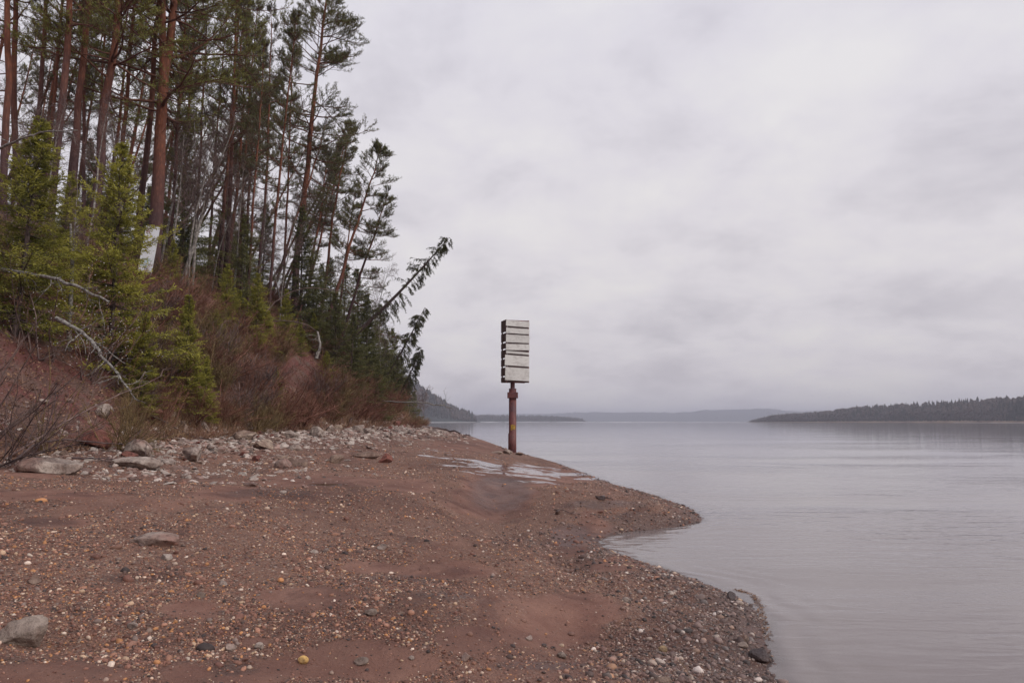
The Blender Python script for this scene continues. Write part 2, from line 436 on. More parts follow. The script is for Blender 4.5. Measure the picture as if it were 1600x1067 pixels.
def m_ground():
    m, t, b = new_mat('river_beach_ground'); P = geopos(t)
    A = lambda n: attr(t, n).outputs['Fac']
    sand, blf, wet, film = A('sand'), A('bluff'), A('wet'), A('film')
    # gravel
    def vor(s, feat='F1'):
        v = t.nodes.new('ShaderNodeTexVoronoi'); v.inputs['Scale'].default_value = s; v.inputs['Randomness'].default_value = 1.0; v.feature = feat
        t.links.new(P, v.inputs['Vector']); return v
    v1, v2 = vor(75), vor(32)
    stops = [(0.0, (0.075, 0.05, 0.048)), (0.2, (0.15, 0.085, 0.07)), (0.42, (0.21, 0.12, 0.095)), (0.58, (0.25, 0.15, 0.115)), (0.72, (0.16, 0.12, 0.115)), (0.82, (0.40, 0.23, 0.13)), (0.9, (0.45, 0.36, 0.28)), (0.97, (0.55, 0.48, 0.40))]
    s1 = t.nodes.new('ShaderNodeSeparateColor'); t.links.new(v1.outputs['Color'], s1.inputs[0])
    s2 = t.nodes.new('ShaderNodeSeparateColor'); t.links.new(v2.outputs['Color'], s2.inputs[0])
    g1 = ramp(t, s1.outputs[0], stops, 'CONSTANT'); g2 = ramp(t, s2.outputs[1], stops, 'CONSTANT')
    n_mid = noisen(t, P, 2.2, 5, 0.6); n_big = noisen(t, P, 0.35, 4, 0.55); n_f = noisen(t, P, 25, 5, 0.65); n_v = noisen(t, P, 160, 3, 0.6)
    gr = mixc(t, ramp(t, n_f, [(0.45, 0.0), (0.6, 1.0)]), g1, g2)
    dirt = mixc(t, n_mid, (0.16, 0.066, 0.042), (0.32, 0.158, 0.104))
    gr = mixc(t, ramp(t, n_f, [(0.35, 0.75), (0.62, 0.25)]), gr, dirt)
    sd_ = mixc(t, ramp(t, n_mid, [(0.35, 0.0), (0.65, 1.0)]), (0.20, 0.090, 0.065), (0.30, 0.158, 0.115))
    sd_ = mixc(t, ramp(t, n_v, [(0.35, 0.35), (0.6, 0.0)]), sd_, (0.10, 0.05, 0.045))
    c = mixc(t, sand, gr, sd_)
    c = mixc(t, ramp(t, n_big, [(0.35, 0.6), (0.55, 0.0)]), c, (0.095, 0.043, 0.034))
    c = mixc(t, ramp(t, noisen(t, P, 1.1, 5, 0.65, 0.8), [(0.35, 0.65), (0.47, 0.0)]), c, (0.10, 0.045, 0.036))
    # bluff soil: red clay, brown litter, grey scree, a little moss
    clay = mixc(t, n_f, (0.095, 0.033, 0.030), (0.235, 0.085, 0.070))
    lit = mixc(t, n_f, (0.085, 0.045, 0.04), (0.24, 0.14, 0.11))
    bl = mixc(t, ramp(t, noisen(t, P, 0.9, 6, 0.65), [(0.44, 0.0), (0.56, 1.0)]), clay, lit)
    bl = mixc(t, ramp(t, noisen(t, P, 0.6, 4, 0.6, 0.4), [(0.58, 0.0), (0.68, 0.55)]), bl, (0.075, 0.08, 0.03))
    c = mixc(t, blf, c, bl)
    c = mixc(t, mathn(t, 'MULTIPLY', wet, 0.62), c, mixc(t, 1.0, c, (0.34, 0.31, 0.33), 'MULTIPLY'))
    c = mixc(t, mathn(t, 'MULTIPLY', film, 0.5), c, (0.09, 0.06, 0.055))
    t.links.new(c, b.inputs['Base Color'])
    fs = mathn(t, 'GREATER_THAN', film, 0.5)
    rgh = mathn(t, 'SUBTRACT', 0.88, mathn(t, 'MULTIPLY', wet, 0.42))
    rgh = mathn(t, 'MULTIPLY', rgh, mathn(t, 'SUBTRACT', 1.0, mathn(t, 'MULTIPLY', ramp(t, film, [(0.35, 0.0), (0.6, 1.0)]), 0.88)))
    t.links.new(rgh, b.inputs['Roughness']); b.inputs['Specular IOR Level'].default_value = 0.4
    rough_m = mathn(t, 'MULTIPLY', mathn(t, 'SUBTRACT', 1.0, mathn(t, 'MULTIPLY', sand, 0.85)), mathn(t, 'SUBTRACT', 1.0, ramp(t, film, [(0.3, 0.0), (0.5, 1.0)])))
    h1 = mathn(t, 'MULTIPLY', mathn(t, 'ADD', mathn(t, 'MULTIPLY', v1.outputs['Distance'], -1.0), mathn(t, 'MULTIPLY', v2.outputs['Distance'], -1.6)), rough_m)
    nn = bump(t, None, h1, 0.8, 0.012)
    h2 = mathn(t, 'MULTIPLY', mathn(t, 'ADD', n_f, mathn(t, 'MULTIPLY', n_mid, 2.0)), mathn(t, 'SUBTRACT', 1.0, ramp(t, film, [(0.3, 0.0), (0.5, 1.0)])))
    bump(t, b, h2, 0.7, 0.045, nn)
    return m
def m_water():
    m, t, b = new_mat('river_water'); P = geopos(t)
    depth = attr(t, 'depth').outputs['Fac']
    nb = noisen(t, P, 0.12, 3, 0.5)
    c = mixc(t, nb, (0.165, 0.134, 0.132), (0.22, 0.182, 0.178))
    t.links.new(c, b.inputs['Base Color']); b.inputs['IOR'].default_value = 1.33
    b.inputs['Specular IOR Level'].default_value = 0.5
    def mapped(s, rz=0.0):
        mp = t.nodes.new('ShaderNodeMapping'); mp.inputs['Scale'].default_value = s; mp.inputs['Rotation'].default_value = (0, 0, rz); t.links.new(P, mp.inputs[0]); return mp.outputs[0]
    n1 = noisen(t, mapped((0.5, 2.0, 1), 0.30), 1.2, 3, 0.5, 0.6)
    n2 = noisen(t, mapped((0.28, 1.0, 1), 0.12), 0.42, 3, 0.5, 0.3)
    n3 = noisen(t, mapped((0.7, 2.4, 1), 0.45), 4.5, 2, 0.5, 0.3)
    patch = ramp(t, noisen(t, mapped((0.5, 1.2, 1), 0.2), 0.09, 3, 0.5), [(0.42, 0.12), (0.6, 1.0)])
    h = mathn(t, 'ADD', mathn(t, 'MULTIPLY', n1, 0.45), mathn(t, 'MULTIPLY', n2, 1.1))
    h = mathn(t, 'ADD', h, mathn(t, 'MULTIPLY', n3, 0.13))
    h = mathn(t, 'MULTIPLY', h, patch)
    cd = t.nodes.new('ShaderNodeVectorMath'); cd.operation = 'LENGTH'; t.links.new(P, cd.inputs[0])
    swell = mathn(t, 'MAXIMUM', mathn(t, 'DIVIDE', 22.0, mathn(t, 'MAXIMUM', cd.outputs['Value'], 22.0)), 0.05)
    h = mathn(t, 'MULTIPLY', h, swell)
    wl = mathn(t, 'MULTIPLY', mathn(t, 'SINE', mathn(t, 'ADD', mathn(t, 'MULTIPLY', depth, 75.0), mathn(t, 'MULTIPLY', n2, 30.0))), mathn(t, 'MAXIMUM', mathn(t, 'SUBTRACT', 0.09, mathn(t, 'MULTIPLY', depth, 0.3)), 0.0))
    h = mathn(t, 'ADD', h, wl)
    bump(t, b, h, 1.0, 0.055)
    cd = t.nodes.new('ShaderNodeVectorMath'); cd.operation = 'LENGTH'; t.links.new(P, cd.inputs[0])
    b.inputs['Roughness'].default_value = 0.06
    tr = t.nodes.new('ShaderNodeBsdfTransparent'); tr.inputs[0].default_value = (0.93, 0.86, 0.84, 1)
    gl = t.nodes.new('ShaderNodeBsdfGlossy'); gl.inputs['Roughness'].default_value = 0.05
    fr = t.nodes.new('ShaderNodeFresnel'); fr.inputs['IOR'].default_value = 1.33
    bn = b.inputs['Normal'].links[0].from_socket
    t.links.new(bn, gl.inputs['Normal']); t.links.new(bn, fr.inputs['Normal'])
    sh = t.nodes.new('ShaderNodeMixShader'); t.links.new(fr.outputs[0], sh.inputs[0]); t.links.new(tr.outputs[0], sh.inputs[1]); t.links.new(gl.outputs[0], sh.inputs[2])
    mx = t.nodes.new('ShaderNodeMixShader'); t.links.new(ramp(t, depth, [(0.0, 0.35), (0.015, 0.7), (0.06, 1.0)]), mx.inputs[0])
    t.links.new(sh.outputs[0], mx.inputs[1]); t.links.new(b.outputs[0], mx.inputs[2])
    t.links.new(mx.outputs[0], t.nodes['Material Output'].inputs[0])
    return m
M_ground = m_ground(); M_water = m_water()

# ================================================================== the ground sheet
SAND = [(80, 1052, 135, 26), (290, 955, 50, 16), (400, 1000, 25, 10), (560, 1035, 150, 36), (740, 1000, 60, 25), (890, 955, 95, 28), (860, 990, 100, 24), (470, 935, 85, 20), (690, 890, 95, 16),
        (770, 778, 75, 36), (830, 742, 120, 14), (355, 770, 62, 14), (520, 752, 160, 8), (885, 842, 40, 24), (920, 828, 34, 18), (50, 733, 60, 9), (70, 772, 110, 10), (760, 697, 110, 10),
        (300, 1050, 60, 20), (400, 1060, 60, 16), (640, 760, 60, 10), (90, 815, 50, 7), (960, 880, 60, 12), (580, 885, 60, 10)]
def masks(x, y, z):
    px, py = to_px(x, y, z)
    ds = shore_dist(x, y)
    wx = 26 * fbm(x, y, 1.3, 3, 0.5, 21); wy = 9 * fbm(x, y, 1.3, 3, 0.5, 22)
    s = np.full(np.shape(x), -3.0)
    for cx, cy_, rx, ry in SAND:
        s = np.maximum(s, 1 - (((px + wx - cx) / rx) ** 2 + ((py + wy - cy_) / ry) ** 2))
    s = np.where(y < 1.5, -0.5, s)
    s = s + 0.35 * fbm(x, y, 3.0, 3, 0.6, 24)
    sand = sstep(-0.1, 0.45, s)
    nn = fbm(x, y * 0.5, 0.8, 4, 0.6, 23)
    sand = np.maximum(sand * 0.93, sstep(0.2, 0.5, nn) * 0.6)
    bl = sstep(-0.5, 0.8, bluff_u(x, y) + 0.5 * fbm(x, y, 1.1, 3, 0.5, 25))
    wet = sstep(0.75, 0.05, ds + 0.25 * fbm(x, y, 1.2, 3, 0.5, 26))
    for cx, cy_, rx, ry in [(885, 838, 42, 26), (780, 770, 60, 36), (70, 815, 55, 8), (370, 1043, 45, 14), (850, 1040, 95, 9), (950, 790, 90, 9), (1010, 812, 80, 12), (620, 905, 80, 10), (230, 905, 90, 9), (130, 955, 60, 8), (420, 770, 90, 7), (700, 930, 60, 8)]:
        wet = np.maximum(wet, 0.85 * sstep(0, 0.7, 1 - (((px + wx * .6 - cx) / rx) ** 2 + ((py + wy * .6 - cy_) / ry) ** 2)) * (y > 1.5))
    # thin film of meltwater lying on the sand behind the beacon
    q = (px - 660) ; along = q; across = py - (712 + 0.165 * q)
    f = np.clip(1 - (np.abs(px - 764) / 112) ** 3, 0, 1) * np.clip(1 - (across / 15) ** 2, 0, 1)
    st = fbm(x * 0.22 + y * 0.05, y * 0.9, 1.6, 5, 0.65, 27)
    film = 0.85 * sstep(0.0, 0.3, np.clip(f, -1, 1) * 0.55 + st * 1.5 - 0.25) * (f > 0) * (y > 15) * (y < 60)
    for cx, cy_, rx, ry in [(508, 757, 30, 2.2), (880, 741, 50, 2.5), (925, 748, 30, 2)]:
        film = np.maximum(film, sstep(0, 0.3, 1 - (((px - cx) / rx) ** 2 + ((py - cy_) / ry) ** 2) + 0.4 * st) * (y > 5))
    return sand, bl, wet, film, px, py, ds
def axis(segs):
    out = [segs[0][0]]
    for a, b, s0, s1 in segs:
        p = a
        while p < b - 1e-6:
            f = (p - a) / (b - a); p += s0 * (s1 / s0) ** f; out.append(min(p, b))
    return np.unique(np.round(out, 4))
gx = axis([(-9000, -300, 1200, 120), (-300, -60, 60, 3), (-60, -24, 3, 0.55), (-24, -9, 0.5, 0.12), (-9, 6.5, 0.055, 0.055), (6.5, 20, 0.1, 2), (20, 300, 3, 60), (300, 9000, 100, 1200)])
gy = axis([(-1200, -20, 250, 8), (-20, 3, 2, 0.15), (3, 17, 0.05, 0.06), (17, 60, 0.08, 0.45), (60, 200, 0.6, 5), (200, 700, 6, 40), (700, 9000, 60, 1200)])
def grid_sheet(name, gx, gy, zf, mat, attrs):
    X, Y = np.meshgrid(gx, gy); Z = zf(X, Y)
    V = np.stack([X, Y, Z], -1).reshape(-1, 3)
    a, b = len(gy), len(gx)
    i = (np.arange(a - 1)[:, None] * b + np.arange(b - 1)[None, :]).ravel()
    Q = np.stack([i, i + 1, i + b + 1, i + b], 1)
    mb = MB(); mb.add(V, Q=Q)
    o = mb.build(name, mat)
    for k, v in attrs(X, Y, Z).items():
        at_ = o.data.attributes.new(k, 'FLOAT', 'POINT'); at_.data.foreach_set('value', np.ascontiguousarray(v, dtype=np.float32).ravel())
    return o
def g_attrs(X, Y, Z):
    s, b_, w, f, *_ = masks(X, Y, Z); return dict(sand=s, bluff=b_, wet=w, film=f)
ground = grid_sheet('ground', gx, gy, height, M_ground, g_attrs); tag(ground, kind='structure')
wx_ = axis([(-9000, -100, 1500, 100), (-100, -2, 20, 0.5), (-2, 8, 0.12, 0.12), (8, 60, 0.5, 15), (60, 9000, 50, 1500)])
wy_ = axis([(-1200, -2, 300, 1), (-2, 20, 0.12, 0.15), (20, 90, 0.3, 4), (90, 700, 8, 60), (700, 9000, 100, 1500)])
water = grid_sheet('river', wx_, wy_, lambda X, Y: 0 * X, M_water, lambda X, Y, Z: dict(depth=np.maximum(-height(X, Y, False), 0)))
tag(water, kind='structure')

# ================================================================== haze over the river
bpy.ops.mesh.primitive_cube_add(size=1, location=(0, 3900, 58)); haze = bpy.context.object; haze.name = 'haze'
haze.scale = (19000, 10600, 128)
mh = bpy.data.materials.new('river_haze'); mh.use_nodes = True; th = mh.node_tree; th.nodes.clear()
pv = th.nodes.new('ShaderNodeVolumePrincipled'); pv.inputs['Color'].default_value = (0.78, 0.795, 0.93, 1); pv.inputs['Density'].default_value = 0.00023
ho = th.nodes.new('ShaderNodeOutputMaterial'); th.links.new(pv.outputs[0], ho.inputs['Volume']); haze.data.materials.append(mh)
haze.display_type = 'WIRE'; tag(haze, kind='stuff', label='pale damp haze hanging over the river and far banks', cat='haze')

# ================================================================== far banks and hills
M_farwood = m_leaf('far_forest_crowns', (0.012, 0.015, 0.012), (0.075, 0.052, 0.045), 0.0)
M_farbank = m_simple('far_bank_soil', (0.16, 0.11, 0.08), (0.34, 0.25, 0.18), 0.05, use_tint=False, bstr=0)
M_farhill = m_simple('distant_wooded_hill', (0.02, 0.026, 0.026), (0.045, 0.05, 0.045), 0.01, use_tint=False, bstr=0)
def ridge(name, pts, depth, mat, nx=160, bumps=1.0, seed=1):
    """pts: photo column, depth, height of the land along the shore line; the ridge rises behind that line"""
    pts = np.array(pts, float); s = np.linspace(0, 1, nx); k = np.linspace(0, 1, len(pts))
    PX, D, Hh = (np.interp(s, k, pts[:, i]) for i in range(3))
    X = (PX - 800) / FPX * D; Y = D
    dx, dy = np.gradient(X), np.gradient(Y); l = np.hypot(dx, dy); nxv, nyv = -dy / l, dx / l
    sg = np.sign(nxv * X + nyv * Y); nxv, nyv = nxv * sg, nyv * sg
    prof = [(0, -2.0), (0.004, 0.03), (0.03, 0.075), (0.08, 0.35), (0.2, 0.72), (0.45, 1.0), (0.75, 0.8), (1.0, 0.2), (1.05, -0.3)]
    V = []
    for (w, h) in prof:
        nzv = bumps * fbm(X * 3, np.full_like(X, seed * 10 + w * 3), 0.004 * 3, 4, 0.5, seed)
        z = np.where(h < 0.03, -3, Hh * h * (1 + 0.12 * nzv) + 0.6)
        V.append(np.stack([X + nxv * w * depth, Y + nyv * w * depth, z], -1))
    V = np.stack(V, 0); a, b = V.shape[:2]
    i = (np.arange(a - 1)[:, None] * b + np.arange(b - 1)[None, :]).ravel()
    mb = MB(); mb.add(V.reshape(-1, 3), Q=np.stack([i, i + 1, i + b + 1, i + b], 1))
    o = mb.build(name, mat); tag(o, kind='structure')
    return V
def far_trees(name, V, n, hmin, hmax, seed, frac_conif=0.55, wexp=1.3, rowdense=0.5, label=''):
    rg = np.random.default_rng(seed); a, b = V.shape[:2]
    u = rg.random(n) * (b - 1.001); w = (rg.random(n) ** wexp) * 3.2 + 2.05
    i = u.astype(int); j = w.astype(int); fu = (u - i)[:, None]; fw = (w - j)[:, None]
    P = (V[j, i] * (1 - fu) + V[j, i + 1] * fu) * (1 - fw) + (V[j + 1, i] * (1 - fu) + V[j + 1, i + 1] * fu) * fw
    h = (hmin + (hmax - hmin) * rg.random(n) ** 2.2) * (0.35 + 0.65 * np.clip(np.minimum(u / b * 7, 1), 0, 1))
    grp = fbm(P[:, 0], P[:, 1], 0.012, 3, 0.5, seed)
    con = (rg.random(n) + grp * 0.8) < frac_conif
    h = h * np.where(w < 2.6, 0.6, 1.0)
    mb = MB(); S = 7
    for kind in (True, False):
        idx = np.where(con == kind)[0]; m = len(idx)
        if m == 0: continue
        if kind: lv = [(0.0, 0.08), (0.18, 0.13), (0.2, 0.15), (0.42, 0.08), (0.44, 0.115), (0.66, 0.05), (0.68, 0.075), (1.0, 0.0)]
        else: lv = [(0.0, 0.06), (0.2, 0.12), (0.35, 0.2), (0.55, 0.24), (0.72, 0.21), (0.86, 0.13), (0.95, 0.06), (1.0, 0.0)]
        zf = np.array([q[0] for q in lv]); rf = np.array([q[1] for q in lv])
        hh = h[idx] * (1.0 if kind else 0.86)
        ang = np.arange(S) / S * 2 * math.pi
        rr = rf[None, :, None] * hh[:, None, None] * (0.55 + 0.9 * rg.random((m, len(lv), S)))
        zz = zf[None, :, None] * hh[:, None, None] + (rg.random((m, len(lv), S)) - 0.5) * 0.06 * hh[:, None, None] * (zf < 1)[None, :, None]
        vv = np.stack([P[idx, 0][:, None, None] + rr * np.cos(ang), P[idx, 1][:, None, None] + rr * np.sin(ang), P[idx, 2][:, None, None] - 0.5 + zz], -1)
        L_ = len(lv); ii = np.arange(m)[:, None, None] * L_ * S; jj = np.arange(L_ - 1)[None, :, None] * S; kk = np.arange(S)[None, None, :]; k2 = (kk + 1) % S
        Q = np.stack([ii + jj + kk, ii + jj + k2, ii + jj + S + k2, ii + jj + S + kk], -1).reshape(-1, 4)
        base = 0.12 if kind else 0.75
        tn = np.clip(base + 0.25 * (rg.random((m, 1)) - 0.5) + 0.2 * (rg.random((m, L_ * S)) - 0.5), 0, 1)
        mb.add(vv.reshape(-1, 3), Q=Q, tint=tn.ravel())
    o = mb.build(name, M_farwood, smooth=False); tag(o, label, 'forest', kind='stuff')
    return o
Vr = ridge('far_bank', [(1165, 1700, 0.3), (1195, 1600, 1.2), (1225, 1480, 4), (1300, 1330, 15), (1400, 1190, 20), (1500, 1070, 23), (1600, 980, 25), (1750, 900, 28), (2100, 840, 32)], 150, M_farbank, 200, 1, 2)
far_trees('far_forest', Vr, 9500, 9, 20, 31, 0.42, label='dark wooded bank across the river at the right of the view')
Vl = ridge('headland_hill', [(520, 1250, 140), (625, 1380, 124), (662, 1440, 110), (688, 1480, 90), (706, 1520, 68), (724, 1550, 42), (738, 1585, 19), (752, 1620, 3)], 330, M_farhill, 160, 0.6, 3)
far_trees('headland_forest', Vl, 6500, 7, 27, 32, 0.6, 0.7, label='hazy wooded headland rising behind the end of the beach')
Vm = ridge('low_headland', [(690, 2300, 16), (760, 2450, 17), (830, 2600, 15.5), (890, 2700, 13), (910, 2750, 11), (921, 2800, 2)], 400, M_farhill, 160, 1.0, 4)
far_trees('low_headland_forest', Vm, 3000, 6, 16, 33, 0.5, 0.8, label='low grey wooded point behind the beacon post')
ridge('distant_hills', [(600, 6000, 60), (820, 6000, 70), (880, 5900, 82), (985, 5800, 84), (1060, 5700, 78), (1120, 5600, 92), (1160, 5600, 105), (1215, 5500, 108), (1260, 5500, 90), (1330, 5400, 92), (1500, 5200, 100)], 1500, M_farhill, 240, 1.0, 5)
# pale shore ice under the left headland and a white sheet standing for glare along the far reach
M_ice_glare = m_simple('shore_ice', (0.62, 0.60, 0.62), (0.8, 0.78, 0.8), 0.05, rough=0.5, use_tint=False, bstr=0)
def ice_glare_strip(name, pts, w0, seed):
    rg = np.random.default_rng(seed); pts = np.array(pts, float); s = np.linspace(0, 1, 90); k = np.linspace(0, 1, len(pts))
    PX, D = np.interp(s, k, pts[:, 0]), np.interp(s, k, pts[:, 1]); X = (PX - 800) / FPX * D
    wv = w0 * (0.35 + rg.random(90)) * (rg.random(90) > 0.12)
    V = np.vstack([np.stack([X, D - wv, np.full(90, 0.02)], 1), np.stack([X, D - wv, np.full(90, 0.25)], 1), np.stack([X, D, np.full(90, 0.3)], 1)])
    i = np.arange(89); mb = MB(); mb.add(V, Q=np.vstack([np.stack([i, i + 1, i + 91, i + 90], 1), np.stack([i + 90, i + 91, i + 181, i + 180], 1)]))
    tag(mb.build(name, M_ice_glare, smooth=False), kind='structure')
ice_glare_strip('shore_ice', [(676, 1400), (690, 1490), (722, 1600), (752, 1750)], 380, 1)
ice_glare_strip('far_glare', [(752, 2300), (900, 2600), (1050, 2900), (1210, 1800)], 900, 2)  # glare on the water built as a bright strip in the ice material

# ================================================================== beacon on the beach
def board(mb, c, ax, up, nrmv, w, h, th, tint=0.5, tilt=0.0):
    """one plank: centre, long axis, up, facing; tilt in radians about its facing"""
    ax, up, nrmv = map(lambda v: np.array(v, float), (ax, up, nrmv))
    a2 = ax * math.cos(tilt) + up * math.sin(tilt); u2 = -ax * math.sin(tilt) + up * math.cos(tilt)
    b = 0.004; V = []
    for (dn, k) in ((-th / 2, 1), (th / 2 - b, 1), (th / 2, 0)):
        w2, h2 = w / 2 - (0 if k else b), h / 2 - (0 if k else b)
        for sx, sy in ((-1, -1), (1, -1), (1, 1), (-1, 1)):
            V.append(np.array(c) + a2 * sx * w2 + u2 * sy * h2 + nrmv * dn)
    Q = [(3, 2, 1, 0), (8, 9, 10, 11)]
    for r in (0, 4):
        for k in range(4): Q.append((r + k, r + (k + 1) % 4, r + 4 + (k + 1) % 4, r + 4 + k))
    mb.add(V, Q=Q, tint=tint)
def m_painted(name, c1, c2, dirt, planks=True):
    m, t, b = new_mat(name); co = objco(t)
    mp = t.nodes.new('ShaderNodeMapping'); mp.inputs['Scale'].default_value = (1.2, 1.2, 22); t.links.new(co, mp.inputs[0])
    g = noisen(t, mp.outputs[0], 2.5, 6, 0.65); g2 = noisen(t, co, 2.2, 5, 0.6)
    c = mixc(t, g, c1, c2)
    c = mixc(t, ramp(t, g, [(0.30, 0.9), (0.45, 0.0)]), c, dirt)
    c = mixc(t, ramp(t, g2, [(0.5, 0.0), (0.72, 0.4)]), c, dirt)
    tn = attr(t, 'tint').outputs['Fac']
    c = mixc(t, 1.0, c, ramp(t, tn, [(0.0, 0.75), (1.0, 1.15)]), 'MULTIPLY')
    t.links.new(c, b.inputs['Base Color']); b.inputs['Roughness'].default_value = 0.7
    bump(t, b, g, 0.5, 0.01)
    return m
M_white = m_painted('weathered_white_boards', (0.60, 0.585, 0.56), (0.76, 0.745, 0.72), (0.22, 0.17, 0.16))
M_shadeb = m_painted('shade_toned_boards', (0.06, 0.032, 0.034), (0.11, 0.065, 0.06), (0.03, 0.02, 0.02))  # shade of the left face and box interior put into the colour
def m_rust():
    m, t, b = new_mat('rusty_red_steel'); co = objco(t)
    n1 = noisen(t, co, 3.0, 7, 0.65, 0.4); n2 = noisen(t, co, 14, 5, 0.6); n3 = noisen(t, co, 0.9, 3, 0.5)
    c = mixc(t, ramp(t, n1, [(0.35, 0.0), (0.65, 1.0)]), (0.075, 0.020, 0.021), (0.18, 0.048, 0.045))
    c = mixc(t, ramp(t, n2, [(0.55, 0.0), (0.7, 0.7)]), c, (0.22, 0.10, 0.06))
    c = mixc(t, ramp(t, n3, [(0.5, 0.0), (0.65, 0.6)]), c, (0.07, 0.045, 0.06))
    t.links.new(c, b.inputs['Base Color']); b.inputs['Roughness'].default_value = 0.62
    bump(t, b, n1, 0.4, 0.01)
    return m
M_rust = m_rust()
M_yellow = m_simple('flaking_yellow_paint', (0.20, 0.11, 0.03), (0.55, 0.36, 0.06), 12, use_tint=False)
def lathe(mb, prof, seg=24, c=(0, 0, 0), tint=0.5):
    P = np.array([[c[0], c[1], c[2] + z] for r, z in prof]); rr = np.array([r for r, z in prof])
    a = np.arange(seg) / seg * 2 * math.pi
    V = P[:, None, :] + rr[:, None, None] * np.stack([np.cos(a), np.sin(a), 0 * a], -1)[None]
    n = len(prof); i = np.arange(n - 1)[:, None] * seg; k = np.arange(seg)[None]; k2 = (k + 1) % seg
    mb.add(V.reshape(-1, 3), Q=np.stack([i + k, i + k2, i + seg + k2, i + seg + k], -1).reshape(-1, 4), tint=tint)
bp = standing(801, 43.0)
bz = bp[2]
S_ = 43.0 / 1111.0
def zpx(py): return at(801, py, 43.0)[2] - bz
beacon = empty('river_beacon', bp)
tag(beacon, 'tall rusty steel post carrying a box of weathered white boards at the water edge', 'beacon')
mb = MB(); r1 = 0.225
lathe(mb, [(r1, -0.6), (r1, zpx(607)), (r1 * 0.5, zpx(607) + 0.01)]); pole = mb.build('lower_pipe', M_rust, beacon)
mb = MB(); r0 = r1 + 0.02
lathe(mb, [(r1, -0.3), (r0, -0.3), (r0, zpx(677)), (r1, zpx(677) + 0.01)], 24, (-0.022, 0.0, 0)); mb.build('pipe_sleeve', M_rust, beacon)
mb = MB()
for k, (z0, z1, a0, a1) in enumerate([(672, 664, -2.1, -0.9), (669, 665.5, -0.95, -0.75)]):
    a = np.linspace(a0, a1, 12); rg_ = np.random.default_rng(k)
    lo = zpx(z0) + 0.05 * rg_.random(12); hi = zpx(z1) + 0.06 * rg_.random(12); rr = r1 + 0.004
    V = np.vstack([np.stack([rr * np.cos(a), rr * np.sin(a), lo], 1), np.stack([rr * np.cos(a), rr * np.sin(a), hi], 1)])
    i = np.arange(11); mb.add(V, Q=np.stack([i, i + 1, i + 13, i + 12], 1))
tag(mb.build('paint_band', M_yellow, beacon), 'flaking yellow paint mark round the pipe')
mb = MB(); lathe(mb, [(0.135, zpx(607)), (0.135, zpx(594))], 16); mb.build('upper_pipe', M_rust, beacon)
mb = MB(); zc = (zpx(613) + zpx(622)) / 2
for yy in (-0.30, 0.30):
    board(mb, (0, yy, zc), (1, 0, 0), (0, 0, 1), (0, -1 if yy < 0 else 1, 0), 0.64, 0.34, 0.02)
for xx in (-0.31, 0.31):
    board(mb, (xx, 0, zc), (0, 1, 0), (0, 0, 1), (1, 0, 0), 0.56, 0.32, 0.02)
mb.build('clamp', M_rust, beacon, smooth=False)
# board box: the broad face looks up the beach, the narrow end is turned to the left
pz0, pz1 = zpx(598), zpx(501.5); yaw = R(19)
A_ = np.array([math.cos(yaw), math.sin(yaw), 0]); Nf = np.array([math.sin(yaw), -math.cos(yaw), 0]); U_ = np.array([0, 0, 1.0])
cxp = 0.16; W_ = 1.50; Dp = 0.92
fc = np.array([cxp, 0, 0]) + Nf * (Dp / 2)
frame = MB()
corners = []
for sx in (-1, 1):
    for sn in (-1, 1):
        p = np.array([cxp, 0, 0]) + A_ * sx * (W_ / 2 - 0.05) + Nf * sn * (Dp / 2 - 0.07)
        corners.append(p)
        board(frame, p + U_ * (pz0 + pz1) / 2, A_, U_, Nf, 0.07, pz1 - pz0, 0.07)
for zz_ in (pz0 + 0.05, (pz0 + pz1) / 2, pz1 - 0.05):
    for sn in (-1, 1):
        board(frame, np.array([cxp, 0, zz_]) + Nf * sn * (Dp / 2 - 0.14), A_, U_, Nf, W_ - 0.12, 0.09, 0.05)
    for sx in (-1, 1):
        board(frame, np.array([cxp, 0, zz_]) + A_ * sx * (W_ / 2 - 0.13), Nf, U_, A_, Dp - 0.2, 0.09, 0.05)
lathe(frame, [(0.13, zpx(594)), (0.12, pz1 - 0.1)], 12)
frame.build('board_frame', M_rust, beacon, smooth=False)
HP = pz1 - pz0
# front planks, measured from the photo: (top, bottom at left end, tilt, shift, length factor) as fractions of the panel height
planks = [(0.016, 0.108, -0.040, 0.0, 1.0, .7), (0.136, 0.222, -0.026, 0, 0.99, .5), (0.243, 0.366, -0.016, 0.0, 1.0, .4), (0.390, 0.486, 0.014, 0, 1.0, .65),
          (0.510, 0.548, -0.045, -0.01, 0.97, .35), (0.574, 0.738, -0.044, -0.045, 1.03, .65), (0.768, 0.972, -0.034, -0.035, 1.02, .5)]
for (a, b, tl, sh_, lf, tn) in planks:
    mb = MB(); z = pz1 - (a + b) / 2 * HP
    board(mb, fc + A_ * sh_ + U_ * (z - 0.0), A_, U_, Nf, W_ * lf, (b - a) * HP, 0.03, tn, tl)
    mb.build('front_board', M_white, beacon, smooth=False)
lc = np.array([cxp, 0, 0]) - A_ * (W_ / 2)
edges = [0.0, 0.195, 0.215, 0.352, 0.372, 0.463, 0.482, 0.610, 0.629, 0.744, 0.762, 0.896, 0.914, 0.995]
for k in range(0, 14, 2):
    a, b = edges[k], edges[k + 1]; mb = MB()
    board(mb, lc + U_ * (pz1 - (a + b) / 2 * HP), Nf, U_, -A_, Dp - 0.02, (b - a) * HP - 0.01, 0.03, 0.5, random.uniform(-0.006, 0.006))
    mb.build('side_board', M_shadeb, beacon, smooth=False)
mb = MB()
board(mb, fc - Nf * 0.045 + U_ * (pz0 + pz1) / 2 + A_ * 0.02, A_, U_, Nf, W_ - 0.16, HP - 0.12, 0.012)  # dark sheet added so the front gaps read as shaded interior
mb.build('shade_backing', M_shadeb, beacon, smooth=False)

